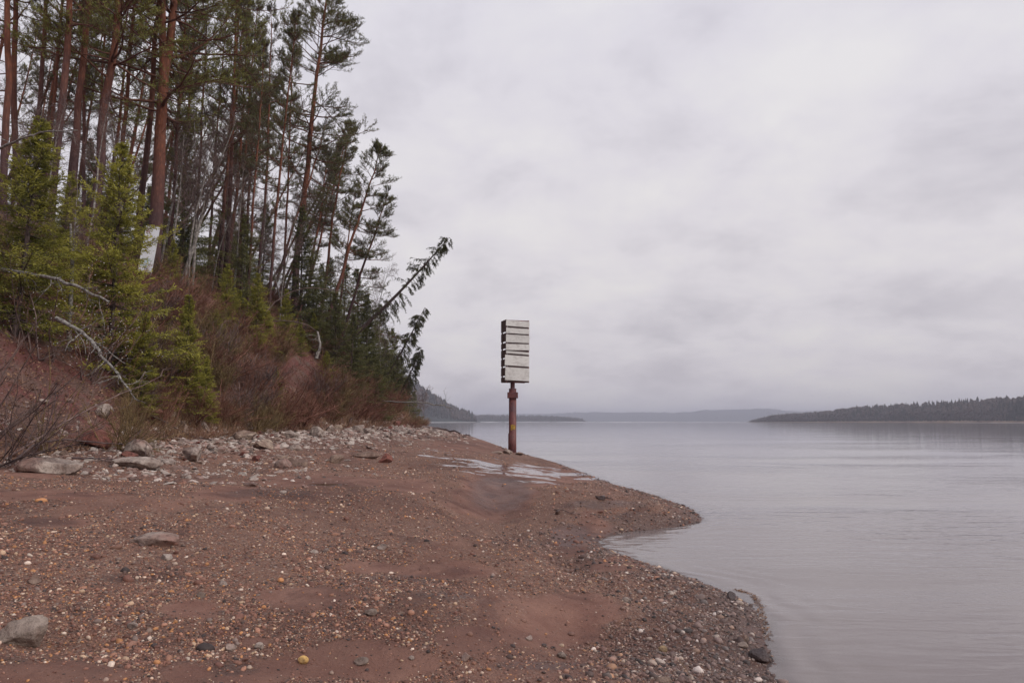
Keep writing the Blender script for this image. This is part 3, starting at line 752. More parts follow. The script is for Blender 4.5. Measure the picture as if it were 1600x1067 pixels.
# white board leaning among the trees at the bluff top
M_signw = m_simple('white_sheet_board', (0.72, 0.73, 0.76), (0.84, 0.85, 0.88), 3, rough=0.5, use_tint=False, bstr=0.1)
M_mark = m_simple('red_mark', (0.30, 0.03, 0.04), (0.42, 0.06, 0.07), 10, use_tint=False)
M_teal = m_simple('faded_teal_print', (0.22, 0.50, 0.52), (0.35, 0.60, 0.60), 10, use_tint=False)
sp = at(226, 424, 33.5); st_ = at(239, 356, 33.5)
sgn = empty('sign_board', sp); tag(sgn, 'tilted white sheet board with a small red mark, standing at the bluff top', 'sign board')
ux = nrm(st_ - sp); sa = nrm(at(245, 362, 33.5) - at(224, 354, 33.5)); hn = nrm(np.cross(sa, ux)); sa = nrm(np.cross(ux, hn))
if hn[1] > 0: hn = -hn
Hs = 2.25; mb = MB(); board(mb, ux * Hs / 2 * 0.97, sa, ux, hn, 0.68, Hs, 0.02); mb.build('panel', M_signw, sgn, smooth=False)
mb = MB(); c0 = ux * (Hs * 0.88) - sa * 0.18 + hn * 0.0155
for (p, q) in (((-0.02, 0.13), (-0.09, -0.06)), ((-0.02, 0.13), (0.055, -0.02)), ((-0.09, -0.06), (0.06, -0.08)), ((0.055, -0.02), (0.09, -0.09)), ((-0.01, 0.05), (-0.03, -0.05))):
    p = np.array(p); q = np.array(q); m_ = (p + q) / 2; dd = q - p; l_ = np.hypot(*dd); tl = math.atan2(dd[1], dd[0])
    board(mb, c0 + sa * m_[0] + ux * m_[1], sa, ux, hn, l_, 0.022, 0.004, 0.5, tl)
mb.build('red_mark', M_mark, sgn, smooth=False)
mb = MB()
for k in range(7):
    board(mb, ux * (0.16 + 0.075 * k) + sa * random.uniform(-0.12, 0.1) + hn * 0.0155, sa, ux, hn, random.uniform(0.25, 0.42), 0.026, 0.004)
mb.build('teal_print', M_teal, sgn, smooth=False)
mb = MB()
for sx in (-0.3, 0.3): board(mb, sa * sx - hn * 0.04 - ux * 0.4 + ux * Hs * 0.3, sa, ux, hn, 0.05, Hs * 1.2, 0.05)
mb.build('stake', M_grey, sgn, smooth=False)

# ================================================================== plants
def pine(seed, Hh, r0, c0, Lmax, lean=0.04, nb=38, green=None, dense=1.0, fork=None, dead=16, nsub=9, ntw=5, bl=8, skew=None):
    """returns three meshes: trunk, limbs, needles"""
    rg = np.random.default_rng(seed)
    n = 16; t = np.linspace(0, 1, n)
    w = np.cumsum(rg.normal(size=(n, 2)) * 0.018 * Hh / n * 2.2, 0); w -= w[0]
    P = np.stack([w[:, 0] + lean * Hh * t ** 2, w[:, 1], Hh * t - 0.6 * (t == 0)], 1)
    rad = r0 * (1 - t) ** 0.75 + 0.02; rad[0] *= 1.35; rad[1] *= 1.05
    tr = MB(); tubes(tr, P, rad, 12)
    stems = [(P, rad, c0)]
    if fork:
        fh, fx, fy, fr = fork; i0 = np.interp(fh, t, np.arange(n)); b0 = np.array([np.interp(fh, t, P[:, k]) for k in range(3)])
        tt = np.linspace(0, 1, 10); Hf = Hh * (1 - fh) * 0.95
        P2 = np.stack([b0[0] + fx * np.sin(tt * 1.5) , b0[1] + fy * tt, b0[2] + Hf * tt], 1)
        r2 = r0 * fr * (1 - tt) ** 0.75 + 0.02; tubes(tr, P2, r2, 10); stems.append((P2, r2, 0.1))
    lb = MB(); nd_ = MB()
    for (SP, SR, cc) in stems:
        nbk = int(nb * (1 if SP is P else 0.6))
        u = np.sort(rg.random(nbk)) ** 0.9; tb = cc + (0.985 - cc) * u
        az = np.arange(nbk) * 2.4 + rg.normal(size=nbk) * 0.5
        if skew is not None: az = az + skew[1] * np.sin(skew[0] - az)
        el = R(-4) + R(52) * u ** 1.6 + rg.normal(size=nbk) * 0.16
        f = tb * (len(SP) - 1); B0 = np.stack([np.interp(f, np.arange(len(SP)), SP[:, k]) for k in range(3)], 1)
        L = Lmax * (0.42 + 0.58 * np.sin(np.pi * np.clip(u * 0.9 + 0.12, 0, 1))) * (1.0 - 0.55 * u) * rg.uniform(0.55, 1.15, nbk)
        D = np.stack([np.cos(az) * np.cos(el), np.sin(az) * np.cos(el), np.sin(el)], 1)
        LP = grow(rg, B0, D, L, 8, 0.35, 0.32)
        rb = np.interp(f, np.arange(len(SP)), SR) * 0.32 * rg.uniform(0.6, 1.1, nbk) + 0.012
        tubes(lb, LP, rb[:, None] * np.linspace(1, 0.25, 8)[None], 5)
        X, Dd, pi_, ts = sprout(rg, LP, nsub, 0.28, 1.0, 0.85, 0.65, True)
        SL = L[pi_] * 0.42 * (1.15 - 0.75 * ts) * rg.uniform(0.7, 1.2, len(X)) + 0.25
        XP = grow(rg, X, Dd, SL, 5, 0.35, 0.25)
        tubes(lb, XP, (0.016 * np.ones(len(X)))[:, None] * np.linspace(1, 0.4, 5)[None], 3)
        X2, D2, p2, t2 = sprout(rg, XP, ntw, 0.3, 1.0, 0.7, 0.4)
        L2 = rg.uniform(0.16, 0.36, len(X2)); X2P = grow(rg, X2, D2, L2, 3, 0.7, 0.15)
        tubes(lb, X2P, np.broadcast_to(np.array([0.007, 0.006, 0.004]), (len(X2), 3)), 3)
        keep = rg.random(len(X2)) < dense
        T = X2P[keep]; m = len(T); k = bl
        tt = rg.random((m, k)); base = T[:, 0:1] * (1 - tt[..., None]) + T[:, 2:3] * tt[..., None]
        dr = nrm(nrm(T[:, 2] - T[:, 0])[:, None] * 0.75 + rg.normal(size=(m, k, 3)) * 0.62 + np.array([0, 0, 0.3]))
        tin = np.clip(np.repeat(rg.random(m) * 0.5 + 0.1, k).reshape(m, k) + rg.random((m, k)) * 0.3 + 0.15 * (dr[..., 2]), 0, 1)
        blades(nd_, base.reshape(-1, 3), dr.reshape(-1, 3), rg.uniform(0.12, 0.20, m * k), rg.uniform(0.018, 0.034, m * k), tin.ravel(), rg)
    if dead:
        tb = rg.uniform(0.12, c0 + 0.1, dead); f = tb * (n - 1); B0 = np.stack([np.interp(f, np.arange(n), P[:, k]) for k in range(3)], 1)
        az = rg.random(dead) * 6.28; el = rg.normal(size=dead) * 0.25 - 0.05
        D = np.stack([np.cos(az) * np.cos(el), np.sin(az) * np.cos(el), np.sin(el)], 1)
        LP = grow(rg, B0, D, rg.uniform(0.4, 2.2, dead), 6, -0.25, 0.5); tubes(lb, LP, 0.018 * np.linspace(1, 0.3, 6)[None] * np.ones((dead, 1)), 4)
        X, Dd, _, _ = sprout(rg, LP, 4, 0.2, 1, 0.8); XP = grow(rg, X, Dd, rg.uniform(0.2, 0.8, len(X)), 4, -0.2, 0.5)
        tubes(lb, XP, 0.006 * np.linspace(1, 0.5, 4)[None] * np.ones((len(X), 1)), 3)
    return tr, lb, nd_

def spruce(seed, Hh, r0, rad, whorl=0.16, per=6, droop=0.0, dens=1.0, low=0.04, tip=0.35, bscale=1.0):
    rg = np.random.default_rng(seed); n = 10; t = np.linspace(0, 1, n)
    P = np.stack([rg.normal(size=n).cumsum() * 0.01 * Hh / n, rg.normal(size=n).cumsum() * 0.01 * Hh / n, Hh * t - 0.4 * (t == 0)], 1); P[0, :2] = 0
    tr = MB(); tubes(tr, P, r0 * (1 - t) ** 0.9 + 0.008, 8)
    fo = MB(); zs = []; z = low * Hh
    while z < Hh * 0.95: zs.append(z); z += whorl * (1.1 - 0.15 * z / Hh) * Hh / 6.0 ** 0.5 / 2.4
    zs = np.repeat(np.array(zs), per); m = len(zs); zs = zs + rg.normal(size=m) * 0.05 * whorl * Hh / 3
    s = np.clip(zs / Hh, 0, 1)
    az = rg.random(m) * 6.283; lobes = 1 + 0.22 * np.sin(az * 2 + rg.random() * 6) + 0.13 * np.sin(az * 5 + s * 11)
    L = rad * (1 - s) ** 0.92 * rg.uniform(0.35, 1.25, m) * lobes + 0.03 * Hh / 6
    el = R(-18) + R(62) * s ** 1.8 + rg.normal(size=m) * 0.12 - droop
    B0 = np.stack([np.interp(zs, P[:, 2], P[:, 0]), np.interp(zs, P[:, 2], P[:, 1]), zs], 1)
    D = np.stack([np.cos(az) * np.cos(el), np.sin(az) * np.cos(el), np.sin(el)], 1)
    LP = grow(rg, B0, D, L, 6, 0.45, 0.15); tubes(tr, LP, (0.008 + 0.012 * L / rad)[:, None] * np.linspace(1, 0.3, 6)[None], 3)
    k = 28; X, Dd, pi_, ts = sprout(rg, LP, k, 0.10, 1.0, 0.85, 0.5, True)
    keep = rg.random(len(X)) < dens * np.clip(L[pi_] / (0.7 * rad), 0.2, 1.0); X, Dd, pi_, ts = X[keep], Dd[keep], pi_[keep], ts[keep]
    SL = np.minimum(L[pi_] * 0.36, 0.55 * bscale) * (1.1 - 0.7 * ts) * rg.uniform(0.6, 1.2, len(X)) + 0.05
    XP = grow(rg, X, Dd + np.array([0, 0, -0.15]), SL, 4, 0.1, 0.12)
    mm = len(X); kk = 9
    u = (np.arange(kk)[None] + rg.random((mm, kk))) / kk * 3; i = np.minimum(u.astype(int), 2); fr = (u - i)[..., None]
    base = XP[np.arange(mm)[:, None], i] * (1 - fr) + XP[np.arange(mm)[:, None], i + 1] * fr
    td = nrm(XP[:, -1] - XP[:, 0])[:, None]
    dr = nrm(td * 0.9 + rg.normal(size=(mm, kk, 3)) * 0.55)
    outer = np.clip(ts, 0, 1)[:, None]
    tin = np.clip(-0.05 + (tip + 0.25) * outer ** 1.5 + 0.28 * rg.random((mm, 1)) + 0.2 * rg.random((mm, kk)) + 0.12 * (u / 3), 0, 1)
    blades(fo, base.reshape(-1, 3), dr.reshape(-1, 3), rg.uniform(0.05, 0.10, mm * kk) * bscale, rg.uniform(0.014, 0.026, mm * kk) * bscale, tin.ravel(), rg)
    return tr, fo

def bare_tree(seed, Hh, r0, spread=0.45, lean=0.1, first=0.3, nb=22, fine=1.0, droopy=0.0):
    rg = np.random.default_rng(seed); n = 12; t = np.linspace(0, 1, n)
    w = np.cumsum(rg.normal(size=(n, 2)) * 0.05 * Hh / n, 0); w -= w[0]
    P = np.stack([w[:, 0] + lean * Hh * t ** 1.5, w[:, 1], Hh * t - 0.4 * (t == 0)], 1)
    tr = MB(); tubes(tr, P, r0 * (1 - t) ** 0.8 + 0.008, 8)
    X, D, pi_, ts = sprout(rg, P[None], nb, first, 0.97, 0.8)
    L = Hh * spread * (1.1 - ts) * rg.uniform(0.5, 1.2, len(X)) + 0.4
    LP = grow(rg, X, D, L, 7, 0.5 - droopy, 0.35); br = MB(); tubes(br, LP, (r0 * 0.32 * (1.1 - ts))[:, None] * np.linspace(1, 0.25, 7)[None] + 0.004, 4)
    X, D, p2, t2 = sprout(rg, LP, 7, 0.25, 1, 0.7); L2 = L[p2] * 0.38 * rg.uniform(0.5, 1.2, len(X)) + 0.1
    SP = grow(rg, X, D, L2, 5, 0.2 - droopy, 0.35); tubes(br, SP, np.linspace(0.010, 0.005, 5)[None] * np.ones((len(X), 1)) * fine, 3)
    X, D, p3, t3 = sprout(rg, SP, 5, 0.2, 1, 0.6); L3 = L2[p3] * 0.5 * rg.uniform(0.5, 1.2, len(X)) + 0.06
    TP = grow(rg, X, D, L3, 4, 0.1 - droopy * 1.6, 0.35); tubes(br, TP, np.linspace(0.005, 0.003, 4)[None] * np.ones((len(X), 1)) * fine, 3)
    return tr, br

def shrub(seed, Hh, stems=26, spread=0.7, fine=1.0, lean=(0, 0), sub=7, tw=4, droop=0.0):
    rg = np.random.default_rng(seed); st = MB(); tw_ = MB()
    az = rg.random(stems) * 6.283; el = R(86) - spread * rg.random(stems) ** 0.7 * 1.2
    P0 = np.stack([0.22 * rg.normal(size=stems) * Hh * 0.3, 0.22 * rg.normal(size=stems) * Hh * 0.3, -0.1 * np.ones(stems)], 1)
    D = np.stack([np.cos(az) * np.cos(el) + lean[0], np.sin(az) * np.cos(el) + lean[1], np.sin(el)], 1)
    L = Hh * rg.uniform(0.45, 1.1, stems); P = grow(rg, P0, D, L, 8, 0.15 - droop, 0.35)
    tn = rg.random(stems)
    tubes(st, P, (0.006 * Hh * rg.uniform(0.5, 1.2, stems) * fine)[:, None] * np.linspace(1, 0.25, 8)[None] + 0.002, 4, tn)
    X, Dd, pi_, ts = sprout(rg, P, sub, 0.2, 1.0, 0.6); L2 = L[pi_] * 0.36 * (1.15 - ts) * rg.uniform(0.5, 1.3, len(X)) + 0.08
    SP = grow(rg, X, Dd, L2, 5, 0.15 - droop, 0.4); tubes(tw_, SP, np.linspace(0.0050, 0.0028, 5)[None] * np.ones((len(X), 1)) * fine, 3, tn[pi_])
    X, Dd, p3, _ = sprout(rg, SP, tw, 0.2, 1.0, 0.6); L3 = L2[p3] * 0.45 * rg.uniform(0.4, 1.3, len(X)) + 0.04
    TP = grow(rg, X, Dd, L3, 3, 0.1, 0.35); tubes(tw_, TP, np.linspace(0.0030, 0.002, 3)[None] * np.ones((len(X), 1)) * fine, 3, tn[pi_][p3])
    return st, tw_, TP

def make(name, parts, loc=(0, 0, 0)):
    e = empty(name, loc)
    for nm, mb_, mat, sm in parts: mb_.build(nm, mat, e, sm)
    return e
ORD = 'first second third fourth fifth sixth seventh eighth ninth tenth eleventh twelfth thirteenth fourteenth fifteenth sixteenth seventeenth eighteenth nineteenth twentieth'.split()
TENS = {20: 'twenty', 30: 'thirty', 40: 'forty', 50: 'fifty', 60: 'sixty', 70: 'seventy', 80: 'eighty', 90: 'ninety'}
def ordinal(k):
    k += 1
    if k <= 20: return ORD[k - 1]
    t, u = k // 10 * 10, k % 10
    return TENS[t][:-1] + 'ieth' if u == 0 else TENS[t] + '-' + ORD[u - 1]
def orient(o, d, spin, scl=1.0):
    q = Vector(d).to_track_quat('Z', 'Y').to_matrix() @ Matrix.Rotation(spin, 3, 'Z')
    o.rotation_euler = q.to_euler(); o.scale = (scl, scl, scl)

# ---- pines: six shapes, then one object per tree
def pine_parts(a, needles): return [('trunk', a[0], M_pinebark, True), ('limbs', a[1], M_limb, True), ('crown', a[2], needles, False)]
lib = []
specs = [(101, 25, 0.22, 0.36, 4.4, 46, M_pine_a), (102, 27, 0.25, 0.42, 4.8, 48, M_pine_b), (103, 24, 0.18, 0.36, 3.4, 42, M_pine_d),
         (104, 22, 0.14, 0.30, 2.6, 44, M_pine_d), (105, 26, 0.21, 0.40, 3.8, 42, M_pine_d), (106, 20, 0.12, 0.34, 2.4, 40, M_pine_a)]
for (sd_, Hh, r0, c0, Lm, nb, mt_) in specs:
    e = make('pine_tree', pine_parts(pine(sd_, Hh, r0, c0, Lm, nb=nb), mt_)); lib.append([e, Hh, r0, False])
pines = []
def place_pine(kind, px, y, px2, py2, Hh, rad=None, spin=None, note=None):
    L_ = lib[kind]; base = standing(px, y)
    top = at(px2, py2, y); d = nrm(top - base)
    o = L_[0] if not L_[3] else copy_tree(L_[0]); L_[3] = True
    s = Hh / L_[1]; o.location = base
    orient(o, d, random.uniform(0, 6.28) if spin is None else spin, s)
    if rad:
        k = 0.48 * rad / (L_[2] * s); o.scale = (s * (0.35 + 0.65 * k) , s * (0.35 + 0.65 * k), s)
    if note == 'back': o.scale = (s * 0.88, s * 0.88, s)
    pines.append([o, px, y, note]); return o
# trees one can tell apart along the bluff top: column at the foot, depth, a point the trunk passes through, height, trunk radius
front = [(6, 31, 11, 0, 26, .22, 1), (24, 33, 29, 0, 26, .20, 0), (50, 36, 61, 0, 27, .17, 4), (74, 31, 102, 0, 27, .27, 0), (64, 38, 86, 100, 25, .13, 5), (106, 33, 130, 40, 27, .28, 1),
         (128, 39, 139, 80, 25, .13, 3), (150, 45, 158, 60, 24, .12, 3), (184, 38, 203, 80, 25, .18, 4), (211, 38, 242, 0, 27, .27, 0), (262, 42, 277, 100, 26, .15, 5), (280, 46, 302, 100, 24, .13, 3),
         (343, 46, 366, 100, 25, .15, 4), (300, 50, 318, 120, 24, .12, 2), (326, 52, 340, 80, 24, .12, 3), (371, 50, 386, 170, 23, .16, 5), (386, 44, 396, 180, 19, .14, 3), (404, 52, 422, 180, 23, .18, 2),
         (418, 48, 446, 200, 22, .16, 5), (440, 56, 462, 150, 24, .13, 3)]
for (px, y, p2, q2, Hh, rr, kd) in front:
    o = place_pine(kd, px, y, p2, q2, Hh, rr)
rgp = np.random.default_rng(12)
k = 0
while k < 46:
    px = rgp.uniform(-40, 470); y = rgp.uniform(44, 84)
    if px > 360 and y < 52: continue
    if min(abs(px - q[1]) for q in pines) < 3.0: continue
    hh = rgp.uniform(17, 25) * (1.0 if px < 400 else 0.85)
    place_pine(int(rgp.choice([2, 3, 4, 5])), px, y, px + rgp.uniform(6, 26), 658 - FPX * (hh * 0.8) / y, hh, None, None, 'back'); k += 1
# the forked orange pine, the tall pine at the edge of the wood, and its leaning neighbours
def own_pine(args, kw, px, y, p2, q2, label, needles, spin=0.0):
    e = make('pine_tree', pine_parts(pine(*args, **kw), needles), standing(px, y)); d = nrm(at(p2, q2, y) - standing(px, y)); orient(e, d, spin)
    tag(e, label, 'pine tree', 'pines on the bluff top'); return e
own_pine((201, 25, 0.36, 0.34, 8.0), dict(nb=62, fork=(0.42, -0.95, 0.3, 0.55), nsub=13, ntw=7, bl=10, skew=(0.0, 0.5)), 237, 37, 262, 60, 'forked pine with glowing orange bark and long sweeping limbs, right behind the white board', M_pine_b)
own_pine((212, 24, 0.22, 0.36, 7.0), dict(nb=56, nsub=14, ntw=9, bl=10), 140, 33, 170, 40, 'pine with broad bright green boughs hanging before the trunks at the upper left', M_pine_b)
own_pine((202, 31.0, 0.27, 0.36, 6.0), dict(nb=66, lean=0.03, nsub=15, ntw=9, bl=10, skew=(0.0, 0.25)), 457, 56, 503, 60, 'tall pine with open crown standing at the outer edge of the wood against the sky', M_pine_a)
own_pine((203, 17.5, 0.15, 0.40, 3.6), dict(nb=42, nsub=9, ntw=6, bl=9, lean=0.05), 505, 58, 588, 250, 'pine leaning out towards the river with its crown at the edge of the wood', M_pine_a)
own_pine((204, 14.5, 0.13, 0.30, 3.0), dict(nb=36, nsub=9, ntw=5, bl=9, lean=0.05), 528, 60, 588, 350, 'short leaning pine, lower right neighbour of the pine that leans over the river', M_pine_a)
own_pine((205, 19, 0.13, 0.45, 3.0), dict(nb=34, nsub=9, ntw=5, bl=9), 498, 62, 540, 250, 'slim orange stemmed pine just right of the tall edge pine', M_pine_a)
own_pine((206, 15, 0.10, 0.45, 2.6), dict(nb=30, nsub=8, ntw=5, bl=9), 522, 66, 550, 330, 'thin orange stemmed pine at the right end of the standing pines', M_pine_d)
own_pine((207, 17, 0.12, 0.40, 3.0), dict(nb=36, nsub=9, ntw=5, bl=9), 478, 66, 510, 250, 'thin dark pine half hidden behind the tall edge pine', M_pine_d)
for L_ in lib:
    if not L_[3]: L_[0].location = standing(200, 70); pines.append([L_[0], 200, 70, 'back'])
fr_ = sorted([q for q in pines if q[3] != 'back'], key=lambda q: q[1]); bk_ = sorted([q for q in pines if q[3] == 'back'], key=lambda q: q[1])
for k, q in enumerate(fr_): tag(q[0], f'{ordinal(k)} from the left of the stout pines along the front of the wood', 'pine tree', 'pines on the bluff top')
for k, q in enumerate(bk_): tag(q[0], f'{ordinal(k)} from the left of the slender pines deep in the wood', 'pine tree', 'pines on the bluff top')

# ---- young spruces on the slope
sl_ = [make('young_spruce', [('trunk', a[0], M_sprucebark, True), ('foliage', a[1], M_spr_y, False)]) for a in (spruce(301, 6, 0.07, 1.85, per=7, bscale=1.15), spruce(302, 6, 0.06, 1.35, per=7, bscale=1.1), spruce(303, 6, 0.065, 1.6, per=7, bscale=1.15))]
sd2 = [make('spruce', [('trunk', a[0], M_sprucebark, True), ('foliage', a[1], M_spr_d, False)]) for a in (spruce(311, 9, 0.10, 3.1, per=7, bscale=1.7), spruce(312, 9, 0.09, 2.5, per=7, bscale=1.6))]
usedS = {}
def put(protos, k, px, y, hh, h0, wd=1.0, lab=None, cat=None, group=None, px2=None):
    p = protos[k]; o = p if p.name not in usedS else copy_tree(p); usedS[p.name] = 1
    s = hh / h0; b = standing(px, y); o.location = b
    if px2 is not None:
        top = at(px2[0], px2[1], y); orient(o, nrm(top - b), random.uniform(0, 6.28))
    else: o.rotation_euler = (random.uniform(-.03, .03), random.uniform(-.03, .03), random.uniform(0, 6.28))
    o.scale = (s * wd, s * wd, s); tag(o, lab, cat, group); return o
GS = 'young spruces on the slope'
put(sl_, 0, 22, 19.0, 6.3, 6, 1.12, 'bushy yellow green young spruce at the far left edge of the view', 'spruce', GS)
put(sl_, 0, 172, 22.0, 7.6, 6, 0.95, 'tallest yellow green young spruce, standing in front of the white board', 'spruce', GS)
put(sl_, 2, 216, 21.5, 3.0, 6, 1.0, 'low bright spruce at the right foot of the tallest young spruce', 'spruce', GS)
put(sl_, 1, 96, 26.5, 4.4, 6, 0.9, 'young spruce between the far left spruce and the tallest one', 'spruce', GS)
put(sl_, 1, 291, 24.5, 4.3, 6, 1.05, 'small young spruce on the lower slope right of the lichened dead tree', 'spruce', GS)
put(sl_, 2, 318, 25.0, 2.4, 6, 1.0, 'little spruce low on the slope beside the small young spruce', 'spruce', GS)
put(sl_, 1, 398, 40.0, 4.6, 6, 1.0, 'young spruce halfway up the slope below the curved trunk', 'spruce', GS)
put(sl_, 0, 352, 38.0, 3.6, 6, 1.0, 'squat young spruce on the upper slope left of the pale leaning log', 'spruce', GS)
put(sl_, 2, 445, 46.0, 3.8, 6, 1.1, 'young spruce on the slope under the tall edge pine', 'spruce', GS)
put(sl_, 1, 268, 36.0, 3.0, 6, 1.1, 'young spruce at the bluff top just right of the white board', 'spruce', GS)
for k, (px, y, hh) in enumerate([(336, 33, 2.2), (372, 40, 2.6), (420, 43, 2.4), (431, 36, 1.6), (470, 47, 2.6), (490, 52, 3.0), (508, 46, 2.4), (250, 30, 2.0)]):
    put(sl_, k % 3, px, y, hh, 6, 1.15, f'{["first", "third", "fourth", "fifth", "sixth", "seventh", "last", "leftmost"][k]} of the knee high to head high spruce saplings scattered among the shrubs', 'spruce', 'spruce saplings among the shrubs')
GD = 'dark spruces at the far end of the bluff'
dk = [(524, 52, 6.5), (546, 50, 6.3), (573, 58, 8.6), (590, 55, 5.0), (604, 66, 6.0), (560, 66, 9.5), (620, 76, 6.0), (636, 90, 6.0), (610, 92, 9.0), (646, 112, 5.5), (500, 58, 6.5), (535, 74, 9.5), (486, 54, 5.2), (628, 104, 9.0), (590, 84, 10.0), (516, 68, 8.5)]
dk.sort()
for k, (px, y, hh) in enumerate(dk):
    put(sd2, k % 2, px, y, hh, 9, 1.0, f'{ordinal(k)} dark spruce from the left at the far end of the bluff', 'spruce', GD)
# understorey spruces between the pine trunks
us = sorted([(rgp.uniform(0, 480), rgp.uniform(38, 62), rgp.uniform(5, 11)) for _ in range(20)])
for k, (px, y, hh) in enumerate(us):
    put(sd2, k % 2, px, y + max(0, (px - 300) / 22), hh, 9, 0.9, f'{ordinal(k)} from the left of the dark spruces between the pine trunks', 'spruce', 'spruces under the pines')

# ---- spruces that lean far out over the water, their twigs hanging
def leaning_spruce(seed, b, tp, r0, start, drop, label):
    rg = np.random.default_rng(seed); b, tp = np.array(b), np.array(tp); n = 16; t = np.linspace(0, 1, n)[:, None]
    Lt = np.linalg.norm(tp - b); P = b + (tp - b) * t; P[:, 2] += -0.035 * Lt * np.sin(t[:, 0] * math.pi) ; P = P - b
    e = empty('leaning_spruce', b); tr = MB(); tubes(tr, P, r0 * (1 - t[:, 0]) ** 0.8 + 0.012, 9)
    m = 110; ts = start + (1 - start) * np.sort(rg.random(m)) ** 0.85; f = ts * (n - 1)
    B0 = np.stack([np.interp(f, np.arange(n), P[:, k]) for k in range(3)], 1); ax = nrm(P[-1] - P[0])
    r = nrm(rg.normal(size=(m, 3))); pr = nrm(r - (r @ ax)[:, None] * ax)
    D = nrm(pr * 0.8 + ax * 0.45 + np.array([0, 0, -0.15]))
    L = drop * (1.08 - ts) ** 0.9 * rg.uniform(0.35, 1.2, m) + 0.25
    LP = grow(rg, B0, D, L, 7, -1.5, 0.25); br = MB(); tubes(br, LP, np.linspace(0.018, 0.006, 7)[None] * np.ones((m, 1)), 4); 
    X, Dd, pi_, tt = sprout(rg, LP, 8, 0.25, 1.0, 0.7); XP = grow(rg, X, Dd, rg.uniform(0.15, 0.42, len(X)), 4, -1.4, 0.25)
    tubes(br, XP, np.full((len(X), 4), 0.005), 3)
    keep = rg.random(len(X)) < 0.85; XP = XP[keep]; mm = len(XP); kk = 18
    u = rg.random((mm, kk)) * 3; i = np.minimum(u.astype(int), 2); fr = (u - i)[..., None]; ai = np.arange(mm)[:, None]
    base = XP[ai, i] * (1 - fr) + XP[ai, i + 1] * fr
    dr = nrm(nrm(XP[:, -1] - XP[:, 0])[:, None] * 0.8 + rg.normal(size=(mm, kk, 3)) * 0.5)
    fo = MB(); blades(fo, base.reshape(-1, 3), dr.reshape(-1, 3), rg.uniform(0.09, 0.15, mm * kk), rg.uniform(0.024, 0.04, mm * kk), np.clip(rg.random(mm * kk) * 0.5, 0, 1), rg)
    tr.build('trunk', M_sprucebark, e); br.build('limbs', M_twig, e); fo.build('hanging_foliage', M_spr_d, e, False)
    tag(e, label, 'leaning spruce', 'spruces leaning over the beach')
leaning_spruce(401, standing(508, 54), at(702, 371, 54), 0.19, 0.38, 2.0, 'longest leaning spruce, its shaggy tip highest against the sky')
leaning_spruce(402, standing(585, 60), at(664, 480, 60), 0.11, 0.25, 1.5, 'middle one of the spruces leaning out, between the longest and the lowest')
leaning_spruce(403, standing(612, 66), at(659, 542, 66), 0.10, 0.30, 1.3, 'lowest of the spruces leaning out from the bluff')

# ---- bare trees
bt = [make('bare_tree', [('trunk', a[0], M_grey, True), ('branches', a[1], M_greytwig, True)]) for a in (bare_tree(501, 9, 0.07, 0.26, 0.12), bare_tree(502, 9, 0.055, 0.2, 0.2, 0.45), bare_tree(503, 8, 0.07, 0.36, 0.3, 0.3, 22, 1.1, 0.35))]
b_sp = [(262, 38, 9, 300, 250), (280, 39, 10, 318, 250), (286, 40, 11, 322, 230), (294, 39, 10, 306, 220), (300, 41, 11, 326, 210), (250, 40, 10, 258, 240), (362, 44, 9, 384, 270), (376, 45, 10, 420, 260), (436, 50, 9, 470, 300),
        (445, 50, 7, 430, 300), (112, 24, 5, 108, 330), (132, 30, 8, 140, 240), (58, 27, 7, 62, 280), (470, 56, 8, 500, 330), (330, 44, 8, 352, 290), (10, 25, 6, 22, 260), (402, 48, 9, 410, 290), (196, 36, 9, 190, 250)]
b_sp.sort()
for k, (px, y, hh, p2, q2) in enumerate(b_sp):
    put(bt, k % 2, px, y, hh, 9, 1.0, f'{ordinal(k)} from the left of the slim grey leafless trees on the slope', 'bare tree', 'slim leafless trees', (p2, q2))
put(bt, 2, 560, 60, 9.6, 8, 0.7, 'leafless birch with drooping twigs behind the leaning pines', 'bare tree', 'leafless trees at the bluff end', (620, 350))
put(bt, 2, 592, 62, 8.0, 8, 0.7, 'bare dark tree rising above the longest leaning spruce', 'bare tree', 'leafless trees at the bluff end', (640, 370))
for k, (px, y, hh) in enumerate([(642, 88, 4.5), (651, 120, 7.0), (655, 150, 7.5), (648, 100, 5), (660, 190, 8)]):
    put(bt, 2 if k % 2 else 0, px, y, hh, 8.5, 1.2, f'{ordinal(k)} grey leafless tree at the tip of the wooded bluff', 'bare tree', 'leafless trees at the bluff end')

# ---- shrubs all over the slope
SH = []
for (sd_, Hh, kw, mt_, word) in [(601, 2.2, {}, M_red, 'red brown'), (602, 2.2, dict(spread=0.9, stems=30), M_red, 'red brown'), (603, 2.2, dict(spread=0.5), M_greytwig, 'grey brown'), (604, 2.2, dict(stems=34), M_olive, 'olive brown')]:
    a = shrub(sd_, Hh, fine=1.5, **kw); SH.append((make('bare_shrub', [('stems', a[0], mt_, True), ('twigs', a[1], mt_, True)]), word))
shr = []
def add_shrub(kd, px, y, hh, wd=1.0):
    if y > 700: return
    shr.append((kd, px, y, hh, wd))
tries = 0
while len(shr) < 165 and tries < 4000:
    tries += 1
    px = rgp.uniform(-30, 655); py = rgp.uniform(400, 668)
    h_ = hit(px, py, 200.0); u = float(bluff_u(h_[0], h_[1]))
    if u < 0.1 or u > 16 or h_[1] > 150: continue
    if px < 205 and py > 480: continue       # bare red scree at the left
    if 440 < px < 490 and 540 < py < 620: continue                       # fresh slip scar
    if 505 < px < 560 and 590 < py < 650: continue
    y = float(h_[1]); kd = int(rgp.choice([0, 1, 2, 3], p=[0.28, 0.22, 0.2, 0.30]))
    shr.append((kd, px, y, rgp.uniform(1.0, 2.5) * (0.7 if u < 1 else 1), rgp.uniform(0.9, 1.4)))
